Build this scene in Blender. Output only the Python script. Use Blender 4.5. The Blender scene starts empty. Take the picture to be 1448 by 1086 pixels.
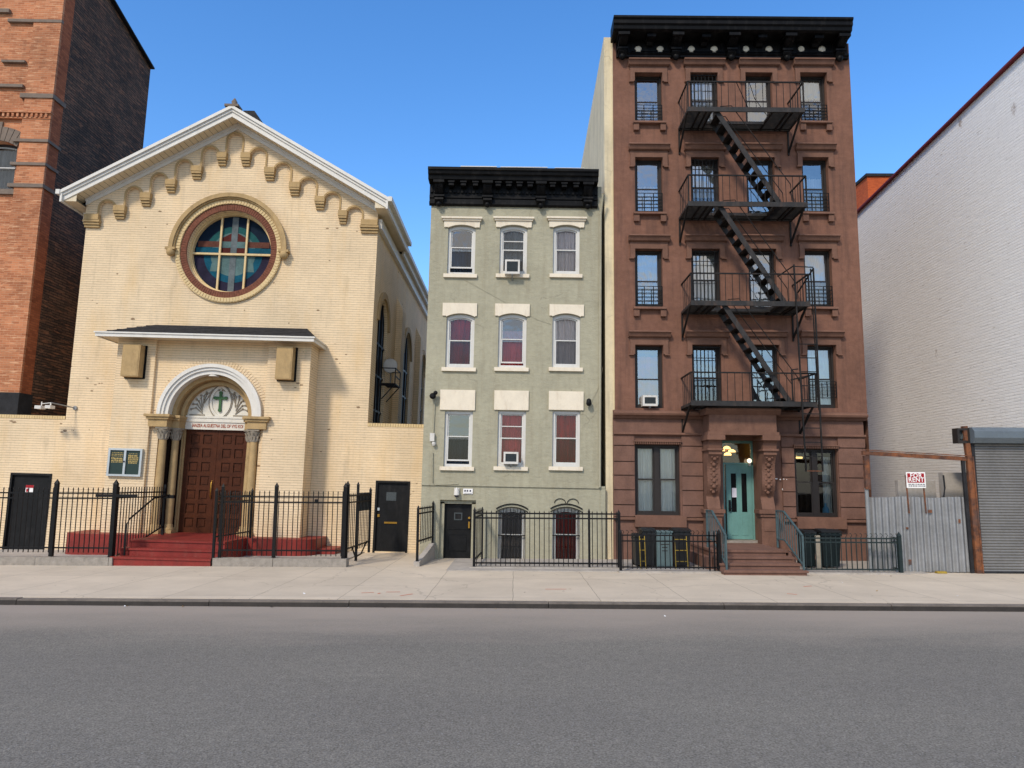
import bpy, math, random
from mathutils import Matrix, Vector
from mathutils.geometry import tessellate_polygon
random.seed(7)
PI = math.pi
sc = bpy.context.scene
COL = sc.collection

# ------------------------------------------------------------------ camera model
HC = 1.96; F = 1060.0; CX, CY = 724.0, 543.0
PITCH = math.atan(142 / F); ROLL = .006; YAW = math.atan(4.8 / F)
_f = Vector((-math.sin(YAW) * math.cos(PITCH), math.cos(YAW) * math.cos(PITCH), math.sin(PITCH)))
_r0 = Vector((math.cos(YAW), math.sin(YAW), 0)); _u0 = _r0.cross(_f)
_r = _r0 * math.cos(ROLL) + _u0 * math.sin(ROLL); _u = _u0 * math.cos(ROLL) - _r0 * math.sin(ROLL)
EYE = Vector((0, 0, HC))
def ray(x, y): return _r * ((x - CX) / F) + _u * ((CY - y) / F) + _f

class Frame:
    """a building's own axes: local x along its front, local y into the block, local z up"""
    def __init__(s, X, Y, tilt=0.0):
        s.M = Matrix.Translation((X, Y, 0)) @ Matrix.Rotation(tilt, 4, 'Y'); s.I = s.M.inverted()
    def _hit(s, x, y, ax, val):
        o = s.I @ EYE; d = s.I.to_3x3() @ ray(x, y)
        return o + d * ((val - o[ax]) / d[ax])
    def p(s, x, y, d=0.0):
        h = s._hit(x, y, 1, d); return (h.x, h.z)
    def side(s, x, y, u):
        h = s._hit(x, y, 0, u); return (h.y, h.z)
    def flat(s, x, y, w):
        h = s._hit(x, y, 2, w); return (h.x, h.y)
    def rect(s, x0, y0, x1, y1, d=0.0):
        a, b, c, e = s.p(x0, y0, d), s.p(x1, y0, d), s.p(x1, y1, d), s.p(x0, y1, d)
        return ((a[0] + e[0]) / 2, (b[0] + c[0]) / 2, (c[1] + e[1]) / 2, (a[1] + b[1]) / 2)
W = Frame(0, 0)

# ------------------------------------------------------------------ mesh builder
class MB:
    def __init__(s): s.v = []; s.f = []; s.m = []; s.sm = []
    def _add(s, vs, fs, m=0, smooth=False):
        n = len(s.v); s.v += [tuple(v) for v in vs]
        for f in fs: s.f.append([n + i for i in f]); s.m.append(m); s.sm.append(smooth)
        return s
    def quad(s, a, b, c, d, m=0): return s._add([a, b, c, d], [(0, 1, 2, 3)], m)
    def poly(s, pts, m=0): return s._add(pts, [tuple(range(len(pts)))], m)
    def box(s, x0, x1, y0, y1, z0, z1, m=0):
        v = [(x0, y0, z0), (x1, y0, z0), (x1, y1, z0), (x0, y1, z0), (x0, y0, z1), (x1, y0, z1), (x1, y1, z1), (x0, y1, z1)]
        return s._add(v, [(0, 3, 2, 1), (4, 5, 6, 7), (0, 1, 5, 4), (1, 2, 6, 5), (2, 3, 7, 6), (3, 0, 4, 7)], m)
    def bar(s, p, q, w, h=None, m=0):
        h = h or w; p = Vector(p); q = Vector(q); d = (q - p).normalized()
        up = Vector((0, 0, 1)) if abs(d.z) < .95 else Vector((0, 1, 0))
        a = d.cross(up).normalized() * w / 2; b = a.cross(d).normalized() * h / 2
        v = [p - a - b, p + a - b, p + a + b, p - a + b, q - a - b, q + a - b, q + a + b, q - a + b]
        return s._add(v, [(0, 1, 2, 3), (7, 6, 5, 4), (0, 4, 5, 1), (1, 5, 6, 2), (2, 6, 7, 3), (3, 7, 4, 0)], m)
    def tube(s, pts, r, n=8, m=0):
        pts = [Vector(p) for p in pts]; rings = []
        for i, p in enumerate(pts):
            d = (pts[min(i + 1, len(pts) - 1)] - pts[max(i - 1, 0)]).normalized()
            up = Vector((0, 0, 1)) if abs(d.z) < .9 else Vector((0, 1, 0))
            a = d.cross(up).normalized(); b = a.cross(d)
            rings.append([p + (a * math.cos(2 * PI * k / n) + b * math.sin(2 * PI * k / n)) * r for k in range(n)])
        vs = [v for R in rings for v in R]; fs = []
        for i in range(len(pts) - 1):
            for k in range(n): fs.append((i * n + k, i * n + (k + 1) % n, (i + 1) * n + (k + 1) % n, (i + 1) * n + k))
        s._add(vs, fs, m, True)
        s._add(rings[0], [tuple(range(n))], m); return s._add(rings[-1], [tuple(range(n))][::-1], m)
    def lathe(s, c, prof, n=20, m=0, axis='z'):
        vs = []; fs = []
        for (r, h) in prof:
            for k in range(n):
                a = 2 * PI * k / n; x, y = r * math.cos(a), r * math.sin(a)
                vs.append((c[0] + x, c[1] + y, c[2] + h) if axis == 'z' else (c[0] + x, c[1] + h, c[2] + y))
        for i in range(len(prof) - 1):
            for k in range(n): fs.append((i * n + k, i * n + (k + 1) % n, (i + 1) * n + (k + 1) % n, (i + 1) * n + k))
        s._add(vs, fs, m, True); k = len(prof) - 1
        s._add(vs[:n], [tuple(range(n))], m); return s._add(vs[k * n:], [tuple(range(n))], m)
    def plate(s, outer, holes, y0, y1, m=0, mr=None, back=False, side=True):
        """a slab facing -y with openings: outer and holes are (x, z) outlines"""
        mr = m if mr is None else mr
        loops = [[Vector((x, z, 0)) for x, z in L] for L in [outer] + list(holes)]
        pts = [p for L in loops for p in L]
        tris = tessellate_polygon(loops)
        out = []
        for t in tris:
            a, b, c = (pts[i] for i in t)
            ar = (b.x - a.x) * (c.y - a.y) - (c.x - a.x) * (b.y - a.y)
            if abs(ar) > 1e-9: out.append(t if ar > 0 else (t[0], t[2], t[1]))
        s._add([(p.x, y0, p.y) for p in pts], out, m)
        if back: s._add([(p.x, y1, p.y) for p in pts], [(t[0], t[2], t[1]) for t in out], m)
        for j, L in enumerate(loops):
            if j == 0 and not side: continue
            n = len(L)
            for i in range(n):
                a, b = L[i], L[(i + 1) % n]
                s.quad((a.x, y0, a.y), (a.x, y1, a.y), (b.x, y1, b.y), (b.x, y0, b.y), m if j == 0 else mr)
        return s
    def plate_x(s, outer, holes, x0, x1, m=0, mr=None, side=True):
        t = MB(); t.plate(outer, holes, x0, x1, m, mr, side=side)
        return s._merge(t, lambda v: (v[1], v[0], v[2]))
    def _merge(s, t, fn):
        n = len(s.v); s.v += [fn(v) for v in t.v]
        for f, m, sm in zip(t.f, t.m, t.sm): s.f.append([n + i for i in f]); s.m.append(m); s.sm.append(sm)
        return s
    def profile(s, prof, x0, x1, m=0):
        """(y, z) outline swept along x"""
        n = len(prof)
        s._add([(x0, y, z) for y, z in prof] + [(x1, y, z) for y, z in prof],
               [(i, (i + 1) % n, n + (i + 1) % n, n + i) for i in range(n)], m)
        s.plate_x([(y, z) for y, z in prof], [], x0, x0, m, side=False)
        return s.plate_x([(y, z) for y, z in prof], [], x1, x1, m, side=False)
    def ring(s, cx, cz, r0, r1, y0, y1, a0=0, a1=2 * PI, n=48, m=0):
        full = abs(a1 - a0 - 2 * PI) < 1e-6; vs = []
        k = n if full else n + 1
        for i in range(k):
            a = a0 + (a1 - a0) * i / n; c, d = math.cos(a), math.sin(a)
            vs += [(cx + r0 * c, y0, cz + r0 * d), (cx + r1 * c, y0, cz + r1 * d), (cx + r1 * c, y1, cz + r1 * d), (cx + r0 * c, y1, cz + r0 * d)]
        fs = []
        for i in range(n):
            a = 4 * i; b = 4 * ((i + 1) % k)
            for q in range(4): fs.append((a + q, a + (q + 1) % 4, b + (q + 1) % 4, b + q))
        if not full: fs += [(0, 1, 2, 3), (4 * n, 4 * n + 3, 4 * n + 2, 4 * n + 1)]
        return s._add(vs, fs, m)
    def ball(s, c, r, n=12, m=0, sz=1.0):
        prof = [(r * math.sin(PI * i / 8) + 1e-4, -r * sz * math.cos(PI * i / 8)) for i in range(9)]
        return s.lathe(c, prof, n, m)
    def mesh(s, name, mats, off=(0, 0, 0)):
        me = bpy.data.meshes.new(name)
        me.from_pydata([(v[0] - off[0], v[1] - off[1], v[2] - off[2]) for v in s.v], [], s.f)
        for mm in (mats if isinstance(mats, (list, tuple)) else [mats]): me.materials.append(mm)
        me.polygons.foreach_set('material_index', s.m); me.polygons.foreach_set('use_smooth', s.sm)
        me.update(); return me

def circle(cx, cz, r, n=48): return [(cx + r * math.cos(2 * PI * i / n), cz + r * math.sin(2 * PI * i / n)) for i in range(n)]
def arched(u0, u1, w0, w1, rise, n=12):
    """opening outline; w1 is the crown height, rise the height of the arch above its springing"""
    if rise <= 0: return [(u0, w0), (u1, w0), (u1, w1), (u0, w1)]
    h = (u1 - u0) / 2; R = (h * h + rise * rise) / (2 * rise); cz = w1 - R; c = (u0 + u1) / 2; a = math.asin(min(1, h / R))
    return [(u0, w0), (u1, w0)] + [(c + R * math.sin(a - 2 * a * i / n), cz + R * math.cos(a - 2 * a * i / n)) for i in range(n + 1)]

# ------------------------------------------------------------------ things and parts
class Thing: pass
def props(o, label, cat, group=None):
    if label: o['label'] = label
    if cat: o['category'] = cat
    if group: o['group'] = group
def thing(name, label, cat, fr, base, group=None):
    t = Thing(); t.fr = fr; t.base = tuple(base)
    o = bpy.data.objects.new(name, None); COL.objects.link(o); o.empty_display_size = .2
    o.matrix_world = fr.M @ Matrix.Translation(base); props(o, label, cat, group); t.o = o; return t
def part(t, name, mb, mats, parent=None, label=None):
    o = bpy.data.objects.new(name, mb.mesh(name, mats, t.base)); COL.objects.link(o); o.parent = parent or t.o
    if label: o['label'] = label
    return o
def inst(t, name, me, loc, parent=None, rot=0):
    o = bpy.data.objects.new(name, me); COL.objects.link(o); o.parent = parent or t.o
    o.location = Vector(loc) - Vector(t.base); o.rotation_euler = (0, 0, rot); return o
def solo(name, label, cat, fr, mb, mats, base, group=None):
    o = bpy.data.objects.new(name, mb.mesh(name, mats, base)); COL.objects.link(o)
    o.matrix_world = fr.M @ Matrix.Translation(base); props(o, label, cat, group); return o
def struct(name, mb, mats):
    o = bpy.data.objects.new(name, mb.mesh(name, mats)); COL.objects.link(o); o['kind'] = 'structure'; return o
def lettering(t, name, body, size, loc, mat, parent=None, sx=1.0, spacing=1.0, ext=.003):
    c = bpy.data.curves.new(name, 'FONT'); c.body = body; c.size = size; c.align_x = 'CENTER'; c.align_y = 'CENTER'
    c.extrude = ext; c.space_character = spacing; c.materials.append(mat); c.offset = size * .02
    tmp = bpy.data.objects.new('tmp', c); me = bpy.data.meshes.new_from_object(tmp); me.name = name
    bpy.data.objects.remove(tmp); bpy.data.curves.remove(c)
    o = bpy.data.objects.new(name, me); COL.objects.link(o); o.parent = parent or t.o
    o.location = Vector(loc) - Vector(t.base); o.rotation_euler = (PI / 2, 0, 0); o.scale = (sx, 1, 1); return o

# ------------------------------------------------------------------ materials
def srgb(r, g, b):
    f = lambda c: ((c / 255 + .055) / 1.055) ** 2.4 if c > 10 else c / 255 / 12.92
    return (f(r), f(g), f(b))
class Nt:
    def __init__(s, name):
        s.mat = bpy.data.materials.new(name); s.mat.use_nodes = True; s.t = s.mat.node_tree; s.t.nodes.clear()
        s.out = s.n('ShaderNodeOutputMaterial'); s.b = s.n('ShaderNodeBsdfPrincipled'); s.l(s.b.outputs[0], s.out.inputs[0])
        s.tc = s.n('ShaderNodeTexCoord')
    def n(s, ty, **kw):
        x = s.t.nodes.new(ty)
        for k, v in kw.items(): setattr(x, k, v)
        return x
    def l(s, a, b): s.t.links.new(a, b)
    def set(s, sock, v):
        if hasattr(v, 'links'): s.l(v, sock)
        else:
            if isinstance(v, tuple) and len(v) == 3 and sock.type == 'RGBA': v = (*v, 1)
            sock.default_value = v
    def math(s, op, a, b=0.0, c=None, clamp=False):
        x = s.n('ShaderNodeMath', operation=op, use_clamp=clamp); s.set(x.inputs[0], a); s.set(x.inputs[1], b)
        if c is not None: s.set(x.inputs[2], c)
        return x.outputs[0]
    def mix(s, f, a, b, mode='MIX'):
        x = s.n('ShaderNodeMix', data_type='RGBA', blend_type=mode); s.set(x.inputs[0], f); s.set(x.inputs[6], a); s.set(x.inputs[7], b); return x.outputs[2]
    def ramp(s, f, lo, hi, a=0.0, b=1.0):
        x = s.n('ShaderNodeMapRange'); x.clamp = True; s.set(x.inputs[0], f)
        for i, v in enumerate((lo, hi, a, b)): s.set(x.inputs[i + 1], v)
        return x.outputs[0]
    def scale(s, vec, sx, sy, sz):
        x = s.n('ShaderNodeMapping'); s.l(vec, x.inputs[0]); x.inputs['Scale'].default_value = (sx, sy, sz); return x.outputs[0]
    def noise(s, vec, sc_, det=4, rough=.55, dist=0):
        x = s.n('ShaderNodeTexNoise'); s.l(vec, x.inputs['Vector']); x.inputs['Scale'].default_value = sc_
        x.inputs['Detail'].default_value = det; x.inputs['Roughness'].default_value = rough; x.inputs['Distortion'].default_value = dist; return x.outputs[0]
    def vor(s, vec, sc_, feat='F1'):
        x = s.n('ShaderNodeTexVoronoi', feature=feat); s.l(vec, x.inputs['Vector']); x.inputs['Scale'].default_value = sc_; return x
    def sep(s, vec):
        x = s.n('ShaderNodeSeparateXYZ'); s.l(vec, x.inputs[0]); return x.outputs
    def comb(s, a, b, c=0.0):
        x = s.n('ShaderNodeCombineXYZ'); s.set(x.inputs[0], a); s.set(x.inputs[1], b); s.set(x.inputs[2], c); return x.outputs[0]
    def bump(s, h, strength=.3, dist=.01, prev=None):
        x = s.n('ShaderNodeBump'); s.l(h, x.inputs['Height']); x.inputs['Strength'].default_value = strength; x.inputs['Distance'].default_value = dist
        if prev: s.l(prev, x.inputs['Normal'])
        return x.outputs[0]
    def wall(s):
        """(along the wall, up, 0) in metres for either wall direction"""
        p = s.sep(s.tc.outputs['Object']); nx = s.math('ABSOLUTE', s.sep(s.tc.outputs['Normal'])[0])
        k = s.math('GREATER_THAN', nx, .6)
        u = s.math('ADD', s.math('MULTIPLY', p[0], s.math('SUBTRACT', 1.0, k)), s.math('MULTIPLY', p[1], k))
        return s.comb(u, p[2], 0.0), u, p[2]
    def fin(s, col, rough=.8, metal=0.0, normal=None, spec=.3):
        s.set(s.b.inputs['Base Color'], col); s.set(s.b.inputs['Roughness'], rough); s.set(s.b.inputs['Metallic'], metal)
        s.b.inputs['Specular IOR Level'].default_value = spec
        if normal: s.l(normal, s.b.inputs['Normal'])
        return s.mat
def scl(c, k): return tuple(min(1, x * k) for x in c)

def paint(name, c, rough=.6, var=.18, sc_=2.5, bump=.12, bs=60, metal=0.0, spec=.3, dirt=.0, dirtc=(.05, .04, .03)):
    N = Nt(name); o = N.tc.outputs['Object']
    a = N.noise(o, sc_, 5, .6); b = N.noise(o, sc_ * 9, 4, .6)
    f = N.math('ADD', N.math('MULTIPLY', a, .65), N.math('MULTIPLY', b, .35))
    col = N.mix(N.ramp(f, .35, .65), scl(c, 1 - var), scl(c, 1 + var * .7))
    if dirt > 0:
        d = N.noise(N.scale(o, 5, 5, 1.2), 1.3, 6, .65)
        col = N.mix(N.ramp(d, .52, .75, 0, dirt), col, dirtc)
    h = N.noise(o, bs, 3, .6)
    return N.fin(col, rough, metal, N.bump(h, bump, .01), spec)

def brick(name, c1, c2, mort, bw=.215, bh=.072, ms=.007, msm=.3, bump=.5, stain=0.0, stainc=(.5, .33, .12), chips=0.0, var=.2, streak=None, bias=0.0, rough=.85, grime=.3, base=None, course=0.0):
    N = Nt(name); v, u, z = N.wall()
    wob = N.noise(v, 3, 2); vv = N.comb(u, N.math('ADD', z, N.math('MULTIPLY', wob, .012)), 0.0)
    B = N.n('ShaderNodeTexBrick'); N.l(vv, B.inputs['Vector']); B.inputs['Scale'].default_value = 1
    B.inputs['Brick Width'].default_value = bw; B.inputs['Row Height'].default_value = bh; B.inputs['Mortar Size'].default_value = ms
    B.inputs['Mortar Smooth'].default_value = msm; B.inputs['Bias'].default_value = bias
    for i, c in ((1, c1), (2, c2), (3, mort)): B.inputs[i].default_value = (*c, 1)
    col = B.outputs[0]
    ch_ = None
    if course > 0:
        fr = N.math('FRACT', N.math('DIVIDE', N.math('ADD', z, N.math('MULTIPLY', N.noise(N.scale(v, .6, 1, 1), 2, 3), .03)), bh))
        ch_ = N.ramp(N.math('ABSOLUTE', N.math('SUBTRACT', fr, .5)), .34, .48, 0, 1)
        k_ = N.math('MULTIPLY', ch_, N.ramp(N.noise(N.scale(v, 3, 8, 1), 2.2, 4, .7), .3, .65, .25, 1))
        col = N.mix(N.math('MULTIPLY', k_, course), col, scl(mort, .42))
    big = N.noise(v, .55, 6, .6)
    col = N.mix(1.0, col, N.mix(N.ramp(big, .3, .7), (1 - var,) * 3, (1 + var * .6,) * 3), 'MULTIPLY')
    if streak:
        sn = N.noise(N.scale(v, 1.1, 9, 1), 1.6, 5, .7)
        col = N.mix(N.ramp(sn, .54, .64, 0, .85), col, streak)
    if stain > 0:
        st = N.noise(N.scale(v, 1.5, .35, 1), .8, 5, .6)
        col = N.mix(N.ramp(st, .5, .72, 0, stain), col, stainc)
    if grime > 0:
        g = N.noise(N.scale(v, 3.5, .5, 1), 1.1, 6, .65)
        col = N.mix(N.ramp(g, .55, .8, 0, grime), col, scl(mort, .45))
    h = N.math('MULTIPLY', B.outputs[1], -1.0)
    h = N.math('ADD', h, N.math('MULTIPLY', N.noise(v, 60, 3), .5))
    if ch_: h = N.math('SUBTRACT', h, N.math('MULTIPLY', ch_, 1.2))
    if chips > 0:
        vo = N.vor(N.scale(v, 1, 2.2, 1), 2.6); msk = N.noise(v, 1.3, 3)
        d = N.math('ADD', vo.outputs[0], N.math('MULTIPLY', N.math('SUBTRACT', N.noise(v, 22, 3), .5), .16))
        thr = N.ramp(msk, .45, .68, -.05, chips)
        ch = N.math('LESS_THAN', d, thr)
        col = N.mix(N.math('MULTIPLY', ch, .8), col, (.16, .09, .045))
    if base:
        col = N.mix(N.ramp(z, base[0], base[1], base[2], 0), col, scl(mort, .35))
    return N.fin(col, rough, 0.0, N.bump(h, bump, .006))

def stucco(name, c, var=.16, crack=.0, streak=.25, streakc=(.1, .07, .04), bump=.35, bs=14, patches=None):
    N = Nt(name); v, u, z = N.wall()
    a = N.noise(v, .7, 6, .62); b = N.noise(v, 7, 5, .6)
    f = N.math('ADD', N.math('MULTIPLY', a, .6), N.math('MULTIPLY', b, .4))
    col = N.mix(N.ramp(f, .36, .64), scl(c, 1 - var), scl(c, 1 + var * .8))
    s1 = N.noise(N.scale(v, 4, .35, 1), 1.2, 6, .65)
    col = N.mix(N.ramp(s1, .48, .74, 0, streak), col, streakc)
    if crack > 0:
        cv = N.vor(N.comb(N.math('ADD', u, N.math('MULTIPLY', N.noise(v, 3, 4), .5)), N.math('ADD', z, N.math('MULTIPLY', N.noise(v, 2.2, 4), .5)), 0.0), .7, 'DISTANCE_TO_EDGE')
        m = N.math('MULTIPLY', N.math('LESS_THAN', cv.outputs[0], .005), N.ramp(N.noise(v, .8, 2), .5, .62))
        col = N.mix(N.math('MULTIPLY', m, crack), col, scl(c, .35))
    if patches:
        col = N.mix(N.ramp(N.noise(v, 1.4, 3), .66, .72, 0, .5), col, patches)
    h = N.math('ADD', N.noise(v, bs, 5, .65), N.math('MULTIPLY', N.noise(N.scale(v, 1, 3, 1), 5, 3), .8))
    return N.fin(col, .9, 0.0, N.bump(h, bump, .02))

def glassy(name, refl=.3, tint=(.75, .8, .82), warp=.008, rough=.02):
    N = Nt(name); N.t.nodes.remove(N.b)
    o = N.tc.outputs['Object']
    g = N.n('ShaderNodeBsdfGlossy'); g.inputs['Roughness'].default_value = rough; g.inputs['Color'].default_value = (1, .94, .86, 1)
    N.l(N.bump(N.noise(o, 2.2, 2), warp, .25), g.inputs['Normal'])
    tr = N.n('ShaderNodeBsdfTransparent'); tr.inputs[0].default_value = (*tint, 1)
    fr = N.n('ShaderNodeFresnel'); fr.inputs[0].default_value = 1.5
    k = N.math('ADD', N.math('MULTIPLY', fr.outputs[0], 1 - refl), refl, clamp=True)
    m = N.n('ShaderNodeMixShader'); N.l(k, m.inputs[0]); N.l(tr.outputs[0], m.inputs[1]); N.l(g.outputs[0], m.inputs[2])
    N.l(m.outputs[0], N.out.inputs[0]); return N.mat

def cloth(name, c, sc_=3, var=.5, sheer=0):
    N = Nt(name); p = N.sep(N.tc.outputs['Object'])
    n1 = N.noise(N.comb(N.math('MULTIPLY', p[0], 11.0), 0.0, N.math('MULTIPLY', p[2], .6)), 1.0, 3)
    n2 = N.noise(N.tc.outputs['Object'], sc_, 4)
    f = N.math('ADD', N.math('MULTIPLY', n1, .6), N.math('MULTIPLY', n2, .4))
    return N.fin(N.mix(N.ramp(f, .35, .65), scl(c, 1 - var), scl(c, 1 + var * .5)), .9)

def glow(name, c, s):
    N = Nt(name); N.b.inputs['Emission Color'].default_value = (*c, 1); N.b.inputs['Emission Strength'].default_value = s
    return N.fin(c, .4)

M = {}
CR = srgb(232, 207, 170)
M['cream_brick'] = brick('cream_brick', scl(CR, 1.0), scl(CR, .95), scl(CR, .84), ms=.008, msm=.8, bump=.4, stain=.42, stainc=srgb(214, 176, 116), chips=.2, var=.15, grime=.4, course=.8)
M['cream_paint'] = paint('cream_paint', srgb(214, 188, 140), .75, .12, 3, .3, 50, dirt=.25, dirtc=(.22, .15, .07))
M['tan_stone'] = paint('tan_stone', srgb(176, 148, 104), .8, .18, 4, .3, 40, dirt=.35, dirtc=(.1, .065, .03))
M['tan_dark'] = paint('tan_dark', srgb(140, 112, 74), .8, .2, 4, .3, 40, dirt=.35, dirtc=(.06, .04, .02))
M['red_brick_ring'] = paint('red_brick_ring', srgb(120, 74, 56), .85, .35, 14, .4, 50)
M['white_trim'] = paint('white_trim', srgb(216, 212, 203), .5, .07, 3, .1, 40, dirt=.25, dirtc=(.35, .3, .23))
M['soffit'] = paint('soffit', srgb(214, 198, 168), .6, .1, 3, .1, 40, dirt=.25, dirtc=(.3, .22, .13))
M['white_paint'] = paint('white_paint', srgb(208, 206, 200), .45, .06, 3, .08, 40, dirt=.18, dirtc=(.4, .36, .3))
M['off_white'] = paint('off_white', srgb(226, 214, 192), .75, .08, 3, .2, 40, dirt=.3, dirtc=(.4, .26, .14))
M['shingle'] = paint('shingle', srgb(52, 50, 50), .9, .5, 12, .6, 30)
M['wood'] = paint('wood', srgb(74, 38, 20), .5, .35, 6, .15, 30, spec=.15)
M['wood_dark'] = paint('wood_dark', srgb(30, 16, 11), .5, .3, 6, .15, 30)
M['black_paint'] = paint('black_paint', (.0035, .0035, .004), .5, .4, 4, .2, 40, spec=.13, dirt=.4, dirtc=(.045, .04, .036))  # pale dirt tone also stands in for highlights on the cornice brackets
M['black_iron'] = paint('black_iron', (.006, .006, .0066), .55, .4, 9, .2, 60, spec=.2, dirt=.25, dirtc=(.03, .02, .016))
M['black_door'] = paint('black_door', (.008, .008, .0085), .55, .5, 5, .2, 40, spec=.2, dirt=.45, dirtc=(.035, .032, .03))
M['escape_iron'] = paint('escape_iron', (.013, .012, .0115), .6, .4, 8, .25, 50, spec=.2, dirt=.45, dirtc=(.085, .06, .045))
M['escape_beam'] = paint('escape_beam', (.03, .028, .027), .6, .4, 6, .25, 50, spec=.25, dirt=.6, dirtc=(.11, .07, .05))
M['teal_iron'] = paint('teal_iron', srgb(32, 44, 44), .5, .3, 9, .2, 60, dirt=.25, dirtc=(.06, .05, .04))
M['teal_rail'] = paint('teal_rail', srgb(70, 88, 91), .5, .25, 9, .2, 60)
M['teal_door'] = paint('teal_door', srgb(108, 153, 147), .5, .12, 3, .1, 30, dirt=.15)
M['red_paint'] = paint('red_paint', srgb(132, 45, 38), .5, .3, 2.5, .25, 30, dirt=.5, dirtc=(.22, .07, .05))
M['green_stucco'] = stucco('green_stucco', srgb(164, 159, 137), .14, .4, .32, (.2, .16, .1), .6, 12, patches=None)
M['brown_stucco'] = stucco('brown_stucco', srgb(123, 87, 71), .24, .15, .6, (.06, .036, .03), .22, 20)
M['brown_trim'] = paint('brown_trim', srgb(117, 85, 70), .85, .22, 3, .25, 40, dirt=.45, dirtc=(.07, .035, .028))
M['brown_stone'] = paint('brown_stone', srgb(117, 86, 73), .85, .24, 3, .3, 40, dirt=.4, dirtc=(.09, .05, .04))
M['cream_party'] = stucco('cream_party', srgb(214, 200, 168), .12, .3, .5, (.24, .2, .14), .3, 10)
M['dark_brick'] = brick('dark_brick', (.082, .05, .032), (.2, .105, .06), (.016, .012, .010), bw=.42, bh=.085, ms=.012, bump=.8, streak=(.34, .14, .07), var=.5, bias=-.2, grime=.3)
M['orange_brick'] = brick('orange_brick', srgb(196, 128, 88), srgb(162, 98, 64), srgb(186, 140, 108), bump=.4, streak=srgb(212, 164, 126), var=.3, grime=.3)
M['orange_shade'] = brick('orange_shade', srgb(178, 100, 62), srgb(142, 76, 44), srgb(128, 80, 54), bump=.4, var=.25, grime=.2)  # darker copy of the orange brick; the side face's shade is in its colour
M['grey_stone'] = paint('grey_stone', srgb(122, 108, 96), .85, .2, 5, .3, 40, dirt=.35, dirtc=(.1, .085, .07))
M['soot'] = paint('soot', (.02, .02, .022), .8, .5, 5, .3, 30)
M['roof_brick'] = brick('roof_brick', srgb(196, 92, 44), srgb(174, 76, 36), srgb(160, 84, 52), var=.2, bump=.3, grime=.15)
M['maroon'] = paint('maroon', srgb(116, 34, 38), .6, .2, 3, .1)
M['corrugated'] = paint('corrugated', srgb(150, 150, 150), .5, .2, 1.5, .1, 30, .55, dirt=.4, dirtc=(.2, .19, .18))
M['shutter_slat'] = paint('shutter_slat', srgb(126, 124, 121), .5, .2, 1.6, .1, 30, .35, dirt=.3, dirtc=(.16, .15, .15))
M['shutter_hood'] = paint('shutter_hood', srgb(104, 113, 119), .5, .12, 2, .1, 30, .2, dirt=.2)
M['grey_pipe'] = paint('grey_pipe', srgb(140, 142, 142), .5, .15, 4, .1, 30, .3)
M['bin_plastic'] = paint('bin_plastic', (.012, .013, .014), .45, .3, 4, .1)
M['bin_teal'] = paint('bin_teal', srgb(14, 26, 28), .45, .3, 4, .1)
M['cabinet_grey'] = paint('cabinet_grey', srgb(88, 106, 108), .5, .15, 4, .1, dirt=.3)
M['yellow'] = paint('yellow', srgb(150, 124, 42), .5, .2, 4, .1)
M['sign_red'] = paint('sign_red', srgb(158, 22, 32), .5, .12, 6, .02)
M['sign_white'] = paint('sign_white', srgb(235, 232, 228), .5, .05, 6, .02)
M['ink'] = paint('ink', (.03, .03, .05), .6, .1)
M['letter_red'] = paint('letter_red', srgb(160, 84, 60), .7, .1)
M['gold'] = paint('gold', srgb(186, 160, 96), .5, .3, 20, .1)
M['brass'] = paint('brass', srgb(186, 140, 60), .35, .2, 5, .05, 30, .8)
M['board_green'] = paint('board_green', srgb(40, 58, 54), .35, .15, 3, .02)
M['aluminium'] = paint('aluminium', srgb(190, 194, 194), .4, .1, 4, .05, 30, .5)
M['cross_green'] = paint('cross_green', srgb(62, 100, 62), .6, .15, 8, .1)
M['relief_grey'] = paint('relief_grey', srgb(150, 140, 124), .8, .2, 10, .2)
M['plaster_white'] = paint('plaster_white', srgb(220, 214, 200), .7, .08, 4, .2, 30, dirt=.25, dirtc=(.35, .28, .2))
M['window_brown'] = paint('window_brown', (.028, .022, .019), .5, .2, 4, .05)
M['screen'] = glassy('screen', .01, (.62, .6, .6))
M['glass'] = glassy('glass', .015, (.92, .94, .95))
M['glass_clear'] = glassy('glass_clear', .01, (.97, .97, .97))
M['glass_dim'] = glassy('glass_dim', .04, (.6, .66, .68), .006)
M['glass_sky'] = glassy('glass_sky', .3, (.74, .77, .79), .03)
M['glass_sky_soft'] = glassy('glass_sky_soft', .17, (.74, .77, .79), .025)
M['curtain_red'] = cloth('curtain_red', srgb(200, 36, 30), 3, .45)
M['curtain_pink'] = cloth('curtain_pink', srgb(222, 96, 96), 3, .35)
M['curtain_white'] = cloth('curtain_white', srgb(238, 234, 224), 3, .22)
M['curtain_grey'] = cloth('curtain_grey', srgb(150, 148, 144), 3, .3)
M['lace'] = cloth('lace', srgb(226, 206, 194), 9, .22)
M['curtain_blue'] = cloth('curtain_blue', srgb(60, 70, 84), 3, .4)
M['blind'] = cloth('blind', srgb(222, 222, 210), 2, .1)
M['interior'] = paint('interior', (.03, .028, .027), .9, .3)
M['hall'] = paint('hall', srgb(120, 104, 70), .9, .2, 2, .05)
M['lamp_warm'] = glow('lamp_warm', (1, .62, .2), 3.0)
M['bulb'] = glow('bulb', (1, .8, .55), 2.5)
M['ac_white'] = paint('ac_white', srgb(208, 204, 196), .5, .08, 5, .05, dirt=.3, dirtc=(.2, .17, .14))
M['ac_grille'] = paint('ac_grille', srgb(70, 76, 78), .5, .3, 30, .3)
M['paper'] = paint('paper', srgb(222, 220, 230), .8, .05)
M['bottle_blue'] = paint('bottle_blue', srgb(120, 178, 206), .3, .1)
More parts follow.
